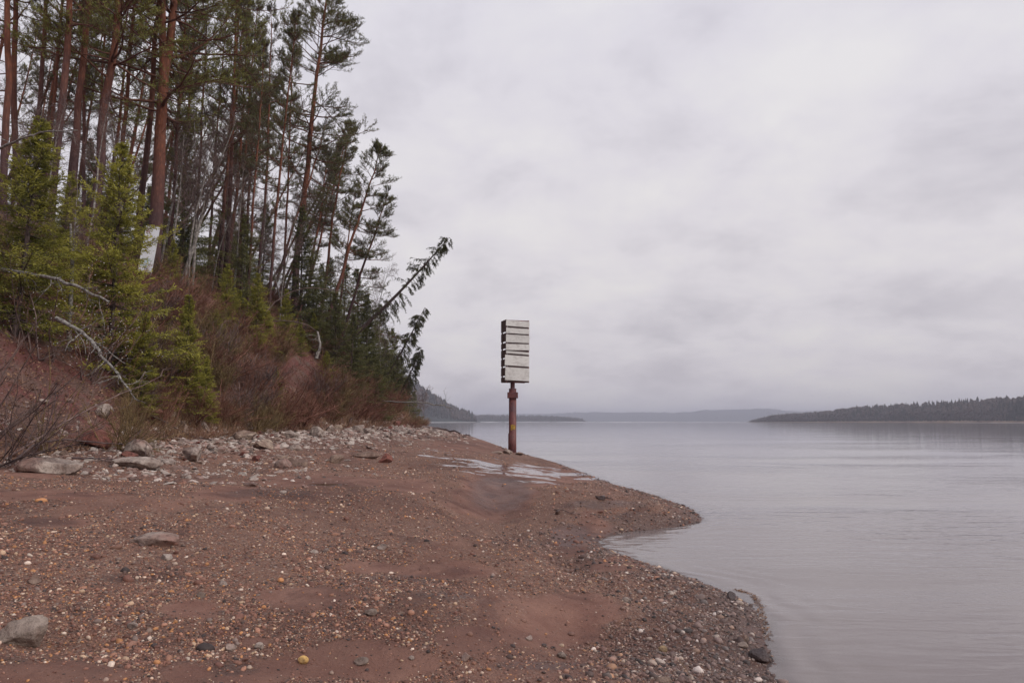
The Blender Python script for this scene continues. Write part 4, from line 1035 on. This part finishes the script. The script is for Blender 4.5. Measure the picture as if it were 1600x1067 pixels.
shr += [(int(rgp.choice([0, 1, 3])), rgp.uniform(500, 656), None, rgp.uniform(1.4, 2.6), 1.3) for _ in range(42)]
shr = [(a, b, (float(hit(b, rgp.uniform(610, 660), 160)[1]) if c is None else c), d, e) for (a, b, c, d, e) in shr]
shr += [(1, 438, 32, 2.7, 1.3), (0, 465, 34, 2.6, 1.3), (1, 410, 31, 2.5, 1.3), (0, 486, 37, 2.2, 1.3), (3, 425, 29.5, 1.6, 1.2), (3, 455, 34, 1.5, 1.2), (1, 640, 62, 1.4, 1.6), (3, 650, 66, 1.2, 1.6)]
shr.sort(key=lambda q: q[1]); cnt = {}
for (kd, px, y, hh, wd) in shr:
    w_ = SH[kd][1]; zone = 'left of the small young spruce' if px < 290 else ('between small young spruce and tall edge pine' if px < 460 else 'right of the tall edge pine')
    c_ = cnt.get((w_, zone), 0); cnt[(w_, zone)] = c_ + 1
    put([q[0] for q in SH], kd, px, y, hh, 2.2, wd, f'{ordinal(c_)} {w_} shrub from the left {zone}', 'shrub', 'leafless shrubs on the slope')

# ---- willow bushes reaching over the stones at the left, with silver catkins
def willow(seed, px, y, hh, lean, stems, label, catk=True, mats=(M_drift, M_greytwig), fine=1.25, droop=0.0, spread=0.8):
    st, tw_, TP = shrub(seed, hh, stems, spread, fine, lean, 6, 3, droop); b = standing(px, y) if not isinstance(px, tuple) else np.array(px)
    e = make('willow_bush', [('stems', st, mats[0], True), ('twigs', tw_, mats[1], True)], b)
    if catk:
        rg = np.random.default_rng(seed + 5); idx = rg.choice(len(TP), min(160, len(TP)), replace=False)
        base = TP[idx, -1]; mbk = MB(); d = nrm(TP[idx, -1] - TP[idx, 0])
        Pk = base[:, None] + d[:, None] * (np.linspace(-0.5, 0.5, 4)[None, :, None] * 0.035)
        tubes(mbk, Pk, np.array([0.003, 0.0095, 0.0095, 0.003])[None] * np.ones((len(idx), 1)), 5); mbk.build('catkins', M_catkin, e)
    tag(e, label, 'willow bush', 'willow bushes at the slope foot'); return e
willow(701, 15, 13.2, 2.3, (0.5, -0.1), 12, 'dark willow bush leaning over the pale slab at the left edge', False)
willow(702, -40, 13.8, 3.3, (0.5, 0.0), 9, 'big willow bush rooted just outside the left edge, stems reaching in', False, (M_greytwig, M_greytwig))
willow(703, 70, 15.5, 2.2, (0.3, -0.1), 13, 'willow bush behind the pale slab with upright thin stems', False, (M_olive, M_greytwig))
willow(704, 60, 19.0, 3.0, (0.25, -0.1), 13, 'willow with silver catkins below the far left young spruce', True, (M_greytwig, M_red))
willow(705, 150, 20.5, 3.2, (0.2, -0.1), 13, 'willow with silver catkins in front of the tallest young spruce', True, (M_greytwig, M_red))
willow(706, 190, 17.2, 1.7, (0.3, -0.2), 26, 'yellow brown willow tuft behind the reddish boulder', False, (M_olive, M_olive))
willow(707, 205, 20, 1.6, (0.1, -0.2), 24, 'yellow brown willow tuft at the foot of the lichened dead tree', False, (M_olive, M_olive))
willow(708, 400, 28.0, 1.5, (0.1, -0.1), 30, 'thin olive willow at the edge of the rubble below the red shrubs', False, (M_olive, M_olive))

# ---- dead wood
def dead_wood(name, pts, r0, r1, mat, label, cat, nbr=5, lbr=0.8, seed=1, sides=9, part='side_branches', bend=0.0):
    pts = np.array(pts, float); b = pts[0].copy(); n = max(10, len(pts) * 4)
    Q = catmull(pts, 5); rg = np.random.default_rng(seed); L = np.linalg.norm(np.diff(Q, axis=0), axis=1).sum()
    Q[1:-1] += rg.normal(size=Q[1:-1].shape) * L * 0.004; Q = Q - b
    e = empty(name, b); tr = MB(); tubes(tr, Q, np.linspace(r0, r1, len(Q)) * rg.uniform(0.9, 1.1, len(Q)), sides)
    tr.add(Q[0:1], tint=0.5)
    tr.build('stem', mat, e)
    if nbr:
        br = MB(); X, D, _, ts = sprout(rg, Q[None], nbr, 0.15, 0.97, 0.9); LP = grow(rg, X, D, lbr * rg.uniform(0.3, 1.1, len(X)), 6, bend, 0.5)
        tubes(br, LP, (r0 * 0.28 * (1.1 - 0.7 * ts))[:, None] * np.linspace(1, 0.3, 6)[None] + 0.003, 4)
        X, D, _, ts = sprout(rg, LP, 3, 0.2, 0.97, 0.7); LP = grow(rg, X, D, lbr * 0.4 * rg.uniform(0.3, 1.1, len(X)), 4, bend, 0.5)
        tubes(br, LP, np.full((len(X), 4), 0.005), 3); br.build(part, mat, e)
    tag(e, label, cat, 'dead wood on the shore and slope'); return e
def g(px, py, up=0.0, dy=0.0):
    h_ = hit(px, py); d = ray(px, py); y = h_[1] - up; return at(px, py, y)
dead_wood('fallen_tree', [at(88, 497, 17.6), at(135, 525, 17.2), at(168, 566, 16.8), at(205, 612, 16.6)], 0.052, 0.02, M_lichen, 'lichen covered dead tree lying down the slope to the stones', 'fallen tree', 12, 1.1, 1)
dead_wood('fallen_tree', [at(-10, 420, 18.5), at(45, 428, 18), at(105, 442, 17.6), at(170, 472, 17.4)], 0.06, 0.025, M_lichen, 'thick lichened dead trunk lying across the young spruces at the left', 'fallen tree', 10, 0.8, 2)
dead_wood('dead_branch', [at(-10, 238, 18), at(30, 218, 17.6), at(70, 207, 17.4), at(122, 204, 17.2)], 0.035, 0.012, M_lichen, 'bare grey bough arching over the top of the far left spruce', 'dead branch', 3, 1.0, 3, bend=-0.8)
dead_wood('leaning_stump', [standing(108, 21), at(112, 425, 20.8), at(110, 350, 20.6)], 0.07, 0.03, M_lichen, 'short pale dead stem standing between the left young spruces', 'dead tree', 6, 0.5, 4)
dead_wood('fallen_log', [at(416, 487, 42.5), at(440, 464, 43), at(478, 450, 43.5), at(536, 455, 45)], 0.038, 0.014, M_greytwig, 'pale bent log propped across the upper slope below the tall edge pine', 'fallen log', 5, 1.0, 5)
dead_wood('fallen_log', [at(430, 501, 42), at(455, 502, 42), at(480, 508, 42), at(497, 520, 42)], 0.03, 0.02, M_greytwig, 'short pale log hanging over the red slip scar', 'fallen log', 3, 0.5, 6)
dead_wood('split_stump', [at(494, 560, 41.0), at(500, 540, 41.2), at(496, 518, 41.5)], 0.10, 0.06, M_grey, 'broken pale stump with splayed roots above the slip scar', 'stump', 10, 1.0, 7, part='roots', bend=-1.0)
dead_wood('dead_birch', [standing(560, 56), at(600, 627, 55), at(650, 629, 54), at(690, 633, 54), at(706, 638, 54)], 0.09, 0.03, M_lichen, 'bare fallen birch jutting out level over the beach from the bluff end', 'fallen tree', 9, 1.4, 8, bend=0.6)
def gz(px, py, off=0.06): h_ = hit(px, py); h_[2] += off; return h_
dead_wood('driftwood_log', [gz(652, 667, .16), gz(690, 672.5, .12), gz(722, 679, .10), gz(735, 681.5, .06)], 0.13, 0.07, M_drift, 'long driftwood log lying from the bluff end down to the water', 'driftwood', 5, 0.5, 9)
dead_wood('fallen_branch', [gz(235, 664, .3), gz(270, 676, .2), gz(305, 686, .07), gz(342, 691, .04)], 0.028, 0.012, M_drift, 'dark curved branch lying on the pale rubble', 'fallen branch', 4, 0.5, 10)
dead_wood('fallen_branch', [gz(18, 731, .08), gz(60, 713, .28), gz(110, 708, .30), gz(190, 706, .2), gz(222, 690, .35)], 0.028, 0.010, M_drift, 'long dark branch lying across the top of the pale slab', 'fallen branch', 6, 0.7, 11)
dead_wood('fallen_branch', [gz(112, 722, .08), gz(150, 722, .08), gz(200, 722, .05), gz(242, 716, .05)], 0.02, 0.008, M_drift, 'thin dark branch on the gravel right of the pale slab', 'fallen branch', 4, 0.5, 12)
dead_wood('stump', [gz(545, 668, -.05), at(547, 660, hit(545, 668)[1]), at(549, 652, hit(545, 668)[1])], 0.16, 0.06, M_drift, 'small dark upright stump at the edge of the rubble', 'stump', 3, 0.3, 13, part='snags')

# ================================================================== stones
import bmesh
def ico(sub):
    bm = bmesh.new(); bmesh.ops.create_icosphere(bm, subdivisions=sub, radius=1.0)
    V = np.array([v.co[:] for v in bm.verts]); F = np.array([[v.index for v in f.verts] for f in bm.faces]); bm.free(); return V, F
I1, I2, I3, I5 = ico(1), ico(2), ico(4), ico(5)
def rock_mesh(seed, ax, cuts=9, rough=0.05, sub=5):
    rg = np.random.default_rng(seed); V, F = (I3 if sub == 3 else I5); V = V.copy()
    for _ in range(cuts):
        n = nrm(rg.normal(size=3)); d = rg.uniform(0.42, 0.85)
        k = V @ n - d; V = V - np.where(k > 0, k, 0)[:, None] * n * 0.96
    V = V * np.array(ax)
    off = rg.uniform(0, 50, 3)
    nz = np.array([mnoise.fractal(Vector(p * 1.6 / max(ax) + off), 0.75, 2.1, 6) for p in V])
    V = V * (1 + rough * nz[:, None]); V[:, 2] -= V[:, 2].min()
    mb = MB(); mb.add(V, T=F); return mb
def rock(px0, px1, py0, py1, mat, label, seed, name='rock', deep=0.9, sink=0.3, cuts=9, rough=0.09, group='single stones on the beach', cat='rock', rz=None):
    c = hit((px0 + px1) / 2, py1 - (py1 - py0) * 0.12); y = c[1]
    w = (px1 - px0) / FPX * y; h = (py1 - py0) / FPX * y * (1.0 if y > 8 else 0.95)
    mb = rock_mesh(seed, (w * 0.56, w * 0.56 * deep, h * 0.62), cuts, rough)
    o = mb.build(name, mat); o.location = c - np.array([0, 0, sink * h * 1.0]); o.rotation_euler = (0, 0, (rng.uniform(-0.5, 0.5) if rz is None else rz))
    tag(o, label, cat, group); return o
rock(4, 84, 958, 1014, M_greyrock, 'grey brown angular boulder at the lower left corner of the beach', 2, 'boulder', 0.8, 0.2, 16, 0.14, cat='boulder')
rock(206, 282, 826, 853, M_lime, 'pale flat slab half buried in the foreground gravel', 5, 'rock_slab', 0.75, 0.42, 9, 0.13)
rock(36, 116, 711, 741, M_lime, 'long pale slab with a reddish face under the willow branches at the left', 3, 'rock_slab', 0.7, 0.15, 8)
rock(128, 170, 673, 703, M_redrock, 'rounded dark red boulder among pale rubble behind the willow twigs', 9, 'boulder', 0.9, 0.15, 6, 0.06, cat='boulder')
rock(188, 234, 684, 713, M_lime, 'large pale block with a shadowed underside beside the red boulder', 7, 'rock', 0.8, 0.15, 9)
rock(178, 246, 712, 732, M_lime, 'low flat pale slab at the front edge of the rubble', 8, 'rock_slab', 0.7, 0.2, 8)
rock(282, 318, 701, 723, M_lime, 'pale rounded block standing alone right of the low flat slab', 10, 'rock', 0.8, 0.15, 8)
rock(148, 170, 633, 654, M_lime, 'pale stone high on the red scree at the left', 11, 'rock', 0.8, 0.1, 8)
rock(231, 245, 690, 704, M_lime, 'small white cube-like stone touching the large pale block', 12, 'rock', 0.9, 0.1, 8)
rock(192, 214, 706, 716, M_redrock, 'small pinkish stone in front of the large pale block', 13, 'rock', 0.9, 0.1, 6)
rock(255, 276, 715, 726, M_lime, 'small pale stone between the flat slab and the rounded block', 14)
rock(274, 298, 658, 682, M_brownrock, 'pointed pinkish stone at the foot of the young spruces', 15, cuts=11)
rock(310, 328, 652, 673, M_lime, 'pointed grey stone beside the dark curved branch', 16, cuts=11)
rock(430, 459, 716, 732, M_lime, 'smooth cream slab lying against the dark flat stones', 17, 'rock_slab', 0.8, 0.1, 6, 0.04)
rock(446, 484, 711, 729, M_brownrock, 'brown layered slab right of the smooth cream slab', 18, 'rock_slab', 0.7, 0.1, 9)
rock(424, 450, 710, 720, M_brownrock, 'flat brown stone just behind the smooth cream slab', 19, 'rock_slab')
rock(514, 538, 710, 725, M_brownrock, 'lone brown hummocky stone in the sand past the slabs', 20)
rock(592, 613, 707, 724, M_redrock, 'upright rust coloured stone at the right end of the rubble', 21, deep=0.7)
rock(554, 592, 706, 716, M_brownrock, 'low dark flat stone left of the upright rust coloured stone', 22, 'rock_slab', 0.5)
rock(398, 428, 686, 703, M_brownrock, 'pinkish rounded stone in the middle of the rubble', 23)
rock(366, 398, 664, 690, M_brownrock, 'large brown stone under the edge of the shrubs', 24, 'boulder')
rock(450, 476, 690, 704, M_lime, 'wide pale stone in the rubble behind the brown slab', 25)
rock(486, 510, 666, 684, M_lime, 'pale leaning slab at the top of the rubble', 26)
rock(506, 528, 662, 678, M_lime, 'broad pale stone just left of the dark upright stump', 27)
rock(550, 569, 661, 675, M_lime, 'round pale stone just right of the dark upright stump', 28, cuts=6)
rock(566, 584, 668, 680, M_lime, 'low pale stone below the round pale stone', 29)
rock(786, 800, 702, 710, M_lime, 'pale stone resting against the foot of the beacon pipe', 30)
rock(803, 818, 706, 711, M_brownrock, 'flat pale brown stone right of the beacon foot', 31)
rock(766, 788, 704, 709, M_brownrock, 'low heap-shaped stone left of the beacon foot', 32)
rock(1133, 1151, 923, 938, M_wetrock, 'dark wet stone sitting at the water edge', 33, cuts=11)
rock(1172, 1202, 1014, 1032, M_wetrock, 'broad dark wet stone at the waterline near the lower edge', 34)
rock(1148, 1168, 990, 1002, M_brownrock, 'reddish stone up from the broad dark wet stone', 35)
rock(1150, 1168, 1003, 1010, M_greyrock, 'flat greenish grey stone below the reddish stone', 36)
rock(1026, 1048, 1050, 1068, M_brownrock, 'pale topped brown stone at the lower edge of the view', 37)
rock(932, 950, 774, 780, M_wetrock, 'small dark stone on the sandy spit', 38)
rock(866, 876, 796, 804, M_wetrock, 'dark stone at the step in the wet sand', 39)
rock(1055, 1064, 887, 893, M_redrock, 'tiny square red stone at the water edge', 40)
rock(466, 481, 1025, 1036, m_rock('yellow_pebble', (0.62, 0.36, 0.12), (0.70, 0.44, 0.16), (0.6, 0.34, 0.12)), 'yellow rounded pebble on smooth sand near the lower edge', 41, 'pebble', cuts=4, rough=0.03, cat='pebble')
rock(555, 574, 1026, 1037, M_greyrock, 'grey triangular stone on the smooth sand near the lower edge', 42, 'pebble', cuts=9, cat='pebble')
rock(639, 647, 1024, 1030, M_lime, 'small cream pebble right of the grey triangular stone', 43, 'pebble', cuts=4, cat='pebble')
rock(820, 832, 992, 1000, M_lime, 'round cream pebble alone on the smooth sand patch', 44, 'pebble', cuts=4, rough=0.03, cat='pebble')
rock(571, 588, 951, 961, M_greyrock, 'grey oval stone in the patch of coarse gravel', 45, 'pebble', cuts=5, cat='pebble')
rock(198, 214, 973, 981, M_lime, 'white wedge shaped stone in the foreground gravel', 46, 'pebble', cuts=9, cat='pebble')
rock(308, 320, 921, 935, M_greyrock, 'upright grey pebble beside the small sand patch', 47, 'pebble', cuts=5, cat='pebble')
rock(352, 368, 1005, 1016, M_lime, 'white and red streaked stone in the foreground gravel', 48, 'pebble', cuts=6, cat='pebble')
rock(399, 414, 1002, 1014, M_lime, 'white chalky stone right of the streaked stone', 49, 'pebble', cuts=9, cat='pebble')
rock(340, 358, 905, 914, M_lime, 'pale knobbly stone in the gravel below the half buried slab', 50, 'pebble', cuts=9, cat='pebble')
rock(250, 270, 864, 874, M_lime, 'pale broken stone just below the half buried slab', 51, 'pebble', cuts=9, cat='pebble')
rock(44, 62, 898, 912, M_brownrock, 'brown rounded stone above the angular boulder', 52, 'pebble', cuts=5, cat='pebble')
rock(590, 604, 850, 858, M_lime, 'white stone on the far side of the foreground ridge', 53, 'pebble', cuts=9, cat='pebble')
rock(482, 496, 858, 865, M_lime, 'pale stone left of the white stone on the ridge', 54, 'pebble', cuts=9, cat='pebble')
rock(722, 736, 1020, 1032, M_lime, 'pale angular stone near the lower edge right of the smooth sand', 55, 'pebble', cuts=9, cat='pebble')
rock(870, 886, 1018, 1027, M_greyrock, 'hollow grey stone at the edge of the coarse shingle', 56, 'pebble', cuts=9, cat='pebble')
rock(972, 986, 930, 940, M_lime, 'cream crumbly stone on the shingle above the water', 57, 'pebble', cuts=9, cat='pebble')
rock(1040, 1052, 922, 928, M_lime, 'long cream stone on the shingle', 58, 'pebble', cuts=5, cat='pebble')
rock(1030, 1042, 1008, 1018, m_rock('tan_pebble', (0.40, 0.28, 0.15), (0.5, 0.36, 0.2), (0.4, 0.28, 0.16)), 'smooth tan egg shaped pebble in the shingle', 59, 'pebble', cuts=2, rough=0.02, cat='pebble')

# rubble at the foot of the bluff: the three hundred biggest stones one by one
rp = []
for k, (mt_, wd) in enumerate([(M_lime, 'pale'), (M_lime, 'pale'), (M_lime, 'pale'), (M_lime, 'pale'), (M_brownrock, 'brown'), (M_brownrock, 'brown'), (M_redrock, 'reddish')]):
    mb = rock_mesh(800 + k, (0.5, 0.5 * random.uniform(0.6, 0.95), 0.5 * random.uniform(0.35, 0.7)), 14, 0.16, 3)
    rp.append((mb.mesh('rubble_stone', mt_), wd))
rgr = np.random.default_rng(77); rubs = []; rub = []; tries = 0
while len(rub) < 230 and tries < 20000:
    tries += 1
    y = math.exp(rgr.uniform(math.log(13.5), math.log(85))); db = abs(rgr.normal() * 2.2) - 0.6
    if y < 19 and rgr.random() < 0.75: continue
    x = np.interp(y, _by, _bx) + db
    if shore_dist(x, y) < 2.5: continue
    z = H1(x, y); px, py = to_px(x, y, z)
    if px < -20 or px > 660 or py > 745: continue
    if px < 230 and (rgr.random() < 0.5 or db < 0.5): continue
    sz = rgr.lognormal(-1.6, 0.42) * (0.75 + y / 60)
    if any((x - a[0]) ** 2 + (y - a[1]) ** 2 < (0.36 * (sz + a[3])) ** 2 for a in rub[-120:]): continue
    rub.append((x, y, z, sz, int(rgr.integers(0, 7))))
for (x, y, z, sz, kd) in rub:
    me, wd = rp[kd]; o = bpy.data.objects.new('rubble_stone', me); COL.link(o)
    o.location = (x, y, z - sz * 0.10); o.scale = (sz * rgr.uniform(0.8, 1.25), sz * rgr.uniform(0.8, 1.25), sz * rgr.uniform(0.7, 1.2))
    o.rotation_euler = (rgr.normal() * 0.22, rgr.normal() * 0.22, rgr.uniform(0, 6.28))
    rubs.append((o, wd, to_px(x, y, z)))
LM = [('long pale slab under the willow', 76, 726), ('dark red boulder', 149, 690), ('large shadowed pale block', 211, 700), ('pale rounded lone block', 300, 713), ('pointed pinkish stone', 286, 672),
      ('large brown stone under the shrubs', 382, 678), ('pinkish rounded stone', 413, 695), ('brown layered slab', 465, 721), ('pale leaning slab', 498, 676), ('dark upright stump', 547, 664), ('upright rust coloured stone', 602, 716), ('driftwood log', 690, 674)]
bk = {}
for o, wd, (px, py) in rubs:
    nm, lx, ly = min(LM, key=lambda q: (q[1] - px) ** 2 + (3.2 * (q[2] - py)) ** 2); dx, dy = px - lx, 3.2 * (py - ly)
    rel = ('to the right of' if dx > 0 else 'to the left of') if abs(dx) > abs(dy) else ('in front of' if dy > 0 else 'behind')
    bk.setdefault((wd, rel, nm), []).append((math.hypot(dx, dy), o))
for (wd, rel, nm), v in bk.items():
    v.sort(key=lambda q: q[0])
    for k, (_, o) in enumerate(v):
        tag(o, (f'{ordinal(k)} nearest ' if k else 'nearest ') + f'{wd} rubble stone {rel} the {nm}', 'rock', 'loose rubble stones at the bluff foot')

PAL = np.array([1.12, 0.97, 0.88]) * np.array([(0.06, 0.048, 0.05), (0.10, 0.07, 0.065), (0.16, 0.085, 0.07), (0.21, 0.115, 0.09), (0.25, 0.15, 0.12), (0.20, 0.165, 0.155), (0.30, 0.24, 0.21), (0.33, 0.19, 0.14), (0.43, 0.23, 0.11), (0.45, 0.35, 0.26), (0.55, 0.47, 0.40), (0.62, 0.57, 0.52)])
PALG = np.array([(0.10, 0.07, 0.06), (0.19, 0.12, 0.10), (0.29, 0.215, 0.185), (0.40, 0.325, 0.285), (0.50, 0.425, 0.375), (0.34, 0.225, 0.19)])
def stones(mb, pos, r, rg, base, w, flat=(0.45, 0.85), jag=0.0, pal=None, cool=None):
    PL = PAL if pal is None else pal
    V0, F = base; m = len(pos); nv = len(V0)
    sc3 = np.stack([r * rg.uniform(0.8, 1.35, m), r * rg.uniform(0.65, 1.0, m), r * rg.uniform(*flat, m)], 1)
    V = V0[None] * (1 + jag * rg.normal(size=(m, nv, 1))) * sc3[:, None]
    a = rg.random(m) * 6.283; ti = rg.normal(size=m) * 0.3; ca, sa_, ct, st2 = np.cos(a), np.sin(a), np.cos(ti), np.sin(ti)
    x = V[..., 0] * ct[:, None] - V[..., 2] * st2[:, None]; z = V[..., 0] * st2[:, None] + V[..., 2] * ct[:, None]
    X = x * ca[:, None] - V[..., 1] * sa_[:, None]; Y = x * sa_[:, None] + V[..., 1] * ca[:, None]
    V = np.stack([X, Y, z], -1) + pos[:, None]
    c = PL[rg.choice(len(PL), m, p=np.array(w) / sum(w))] * rg.uniform(0.7, 1.25, (m, 1))
    if cool is not None:      # water-worn shingle near the river is greyer and damp
        gcol = c.mean(1, keepdims=True) * np.array([1.06, 0.96, 0.95]) * 0.85; k = cool[:, None]; c = c * (1 - k) + gcol * k
    T = (F[None] + (np.arange(m) * nv)[:, None, None]).reshape(-1, 3)
    mb.add(V.reshape(-1, 3), T=T, tint=np.repeat(c, nv, 0))
WG = [8, 12, 18, 19, 15, 4, 4, 9, 6, 6, 3.0, 1.5]
def scatter_gravel(name, n, y0, y1, pw, rmean, rsig, base, seed, w, keepf, label):
    rg = np.random.default_rng(seed)
    u = rg.random(n); q = 1 - pw; y = (y0 ** q + u * (y1 ** q - y0 ** q)) ** (1 / q)
    x = rg.uniform(-1, 1, n) * (0.80 * y + 0.4) + (0.02 * y)
    z = height(x, y); sand, bl, wet, film, px, py, ds = masks(x, y, z)
    clump = fbm(x, y * 0.6, 1.7, 4, 0.6, seed)
    p = keepf(sand, bl, wet, film, ds, clump, y, x)
    k = (rg.random(n) < p) & (ds > -0.25); x, y, z, ds = x[k], y[k], z[k], ds[k]; m = len(x)
    r = np.clip(np.exp(rg.normal(size=m) * rsig) * rmean, rmean * 0.4, rmean * 3.2) * (0.85 + y / 22) * np.where(ds < 1.3, 1.05, 1.0)
    mb = MB(); stones(mb, np.stack([x, y, z + r * 0.12], 1), r, rg, base, w, jag=0.09, cool=0.6 * sstep(2.6, 0.4, ds))
    o = mb.build(name, M_gravel); tag(o, label, 'gravel', kind='stuff'); return m
kf = lambda sand, bl, wet, film, ds, cl, y, x: np.clip((1 - sand) ** 1.6 * (0.55 + 1.1 * cl) + 0.035, 0, 1) * (1 - bl * 0.9) * (film < 0.4)
scatter_gravel('gravel', 430000, 3.4, 32, 1.35, 0.0061, 0.45, I1, 41, WG, kf, 'fine mixed river gravel over the red sand')
kf2 = lambda sand, bl, wet, film, ds, cl, y, x: np.clip((1 - sand) ** 1.3 * (0.25 + 0.9 * cl + 0.7 * (ds < 1.8) * (y < 12)) + 0.02, 0, 1) * (1 - bl * 0.8) * (film < 0.4)
scatter_gravel('coarse_gravel', 30000, 3.4, 22, 1.5, 0.0145, 0.38, I2, 42, WG, kf2, 'coarser pebbles strewn through the gravel')
# small rubble between the big stones
rg = np.random.default_rng(51); n = 13000
y = np.exp(rg.uniform(math.log(12.5), math.log(110), n)); db = np.abs(rg.normal(size=n)) * 2.7 - 0.9; x = np.interp(y, _by, _bx) + db; ds = shore_dist(x, y)
k = (ds > 1.2) & ~((x / y < -0.5) & (rg.random(n) < np.where(db < 0.6, 0.85, 0.4))); x, y = x[k], y[k]; z = height(x, y); r = np.clip(rg.lognormal(-3.3, 0.5, len(x)), 0.012, 0.13) * (0.7 + y / 45)
mb = MB(); stones(mb, np.stack([x, y, z - r * 0.05], 1), r, rg, I2, [5, 14, 22, 26, 16, 12], (0.3, 0.7), 0.2, PALG)
tag(mb.build('rubble', M_gravel, smooth=False), 'small pale limestone chips between the bigger stones', 'rubble', kind='stuff')
# coarse pebbles along the water's edge further off and out on the spit
n = 16000; y = np.exp(rg.uniform(math.log(9), math.log(60), n)); x = rg.uniform(-0.3, 0.35, n) * y; ds = shore_dist(x, y)
k = (ds > 0.0) & (ds < 0.9 + 0.5 * rg.random(n)) & (rg.random(n) < 0.8); x, y = x[k], y[k]; z = height(x, y); r = np.clip(rg.lognormal(-3.9, 0.4, len(x)), 0.008, 0.06) * (0.7 + y / 40)
mb = MB(); stones(mb, np.stack([x, y, z + r * 0.1], 1), r, rg, I1, [12, 14, 12, 12, 8, 8, 6, 4, 1, 3, 2, 1], (0.4, 0.7), 0.1)
tag(mb.build('shore_shingle', M_gravel), 'dark shingle along the edge of the water', 'shingle', kind='stuff')

# ================================================================== low growth and litter on the slope
rg = np.random.default_rng(61); n = 150000
y = np.exp(rg.uniform(math.log(12), math.log(120), n)); u = rg.random(n) ** 1.2 * 17 - 0.6; x = np.interp(y, _by, _bx) - u
px, py = to_px(x, y, height(x, y, False)); cl = fbm(x, y, 0.5, 4, 0.6, 62)
k = (px > -60) & (px < 665) & (rg.random(n) < 0.5 + 0.9 * cl) & ~((px < 190) & (py > 490) & (rg.random(n) < 0.93)) & ~((px > 440) & (px < 492) & (py > 550) & (py < 615))
x, y = x[k], y[k]; z = height(x, y); m = len(x)
d = np.stack([rg.normal(size=m) * 0.6 + 0.35, rg.normal(size=m) * 0.6, rg.uniform(0.2, 1.3, m)], 1)
mb = MB(); blades(mb, np.stack([x, y, z - 0.01], 1), d, rg.uniform(0.15, 0.6, m) * (0.6 + y / 60), rg.uniform(0.008, 0.02, m) * (0.5 + y / 40), np.clip(rg.random(m) * 0.8, 0, 1), rg)
tag(mb.build('undergrowth', M_litter, smooth=False), 'tangle of dead stems and weeds covering the slope', 'undergrowth', kind='stuff')
n = 60000; y = np.exp(rg.uniform(math.log(11), math.log(60), n)); u = rg.random(n) ** 1.3 * 14 - 0.8; x = np.interp(y, _by, _bx) - u; z = height(x, y)
d = np.stack([rg.normal(size=n), rg.normal(size=n), rg.uniform(-.1, .5, n)], 1)
mb = MB(); blades(mb, np.stack([x, y, z + 0.015], 1), d, rg.uniform(0.04, 0.10, n), rg.uniform(0.03, 0.06, n), rg.random(n), rg)
tag(mb.build('leaf_litter', M_litter, smooth=False), 'brown fallen leaves lying on the red slope', 'leaf litter', kind='stuff')
# dry grass: named clumps would not be countable, it grows as one belt below the shrubs
mb = MB()
for (pa, pb, qa, qb, n_, hg) in [(330, 480, 640, 668, 5200, .5), (190, 330, 600, 680, 3600, .5), (480, 600, 640, 662, 3000, .4), (630, 664, 648, 662, 2600, .8), (360, 420, 640, 655, 2500, .45)]:
    for _ in range(n_ // 50):
        h_ = hit(rg.uniform(pa, pb), rg.uniform(qa, qb), 120); k_ = 50
        b = h_ + rg.normal(size=(k_, 3)) * np.array([0.16, 0.16, 0]); b[:, 2] = height(b[:, 0], b[:, 1]) - 0.02
        d = np.stack([rg.normal(size=k_) * 0.45 + 0.15, rg.normal(size=k_) * 0.45, np.ones(k_)], 1)
        sc_ = 0.6 + h_[1] / 70
        blades(mb, b, d, rg.uniform(0.4, 1.1, k_) * hg * sc_, rg.uniform(0.008, 0.016, k_) * sc_, np.clip(rg.random(k_) * 0.7 + rg.random() * 0.35, 0, 1), rg)
tag(mb.build('dry_grass', M_drygrass, smooth=False), 'dry tan grass at the upper edge of the rubble', 'grass', kind='stuff')



# ---- a line of floating bits just off the shingle, and a dry stalk on the stones
mb = MB(); ln = catmull([on_z(a, b)[:2] for a, b in [(1150, 921), (1176, 930), (1187, 948), (1193, 972), (1198, 1000)]], 40)
n = 520; q = ln[rg.integers(0, len(ln), n)] + rg.normal(size=(n, 2)) * 0.022; d = np.stack([rg.normal(size=n), rg.normal(size=n), rg.normal(size=n) * 0.08], 1)
blades(mb, np.stack([q[:, 0], q[:, 1], np.full(n, 0.006)], 1), d, rg.uniform(0.015, 0.05, n), rg.uniform(0.004, 0.012, n), rg.random(n), rg)
tag(mb.build('floating_debris', M_litter, smooth=False), 'brown line of floating bits along the shallow water edge', 'debris', kind='stuff')
dead_wood('dry_stalk', [gz(1058, 1034, .03), gz(1068, 1046, .035), gz(1080, 1062, .02)], 0.0035, 0.002, M_drygrass, 'thin dry stalk lying on the shingle near the lower edge', 'stalk', 0, 0.1, 21)
dead_wood('driftwood_stick', [gz(866, 797, .02), gz(880, 800, .04), gz(900, 806, .02)], 0.012, 0.006, M_drift, 'short dark stick lying at the edge of the eroded hollow', 'stick', 2, 0.1, 22)
dead_wood('driftwood_stick', [gz(930, 776, .02), gz(945, 779, .03), gz(958, 781, .02)], 0.014, 0.008, M_drift, 'dark stick on the wet sand of the spit', 'stick', 2, 0.12, 23)
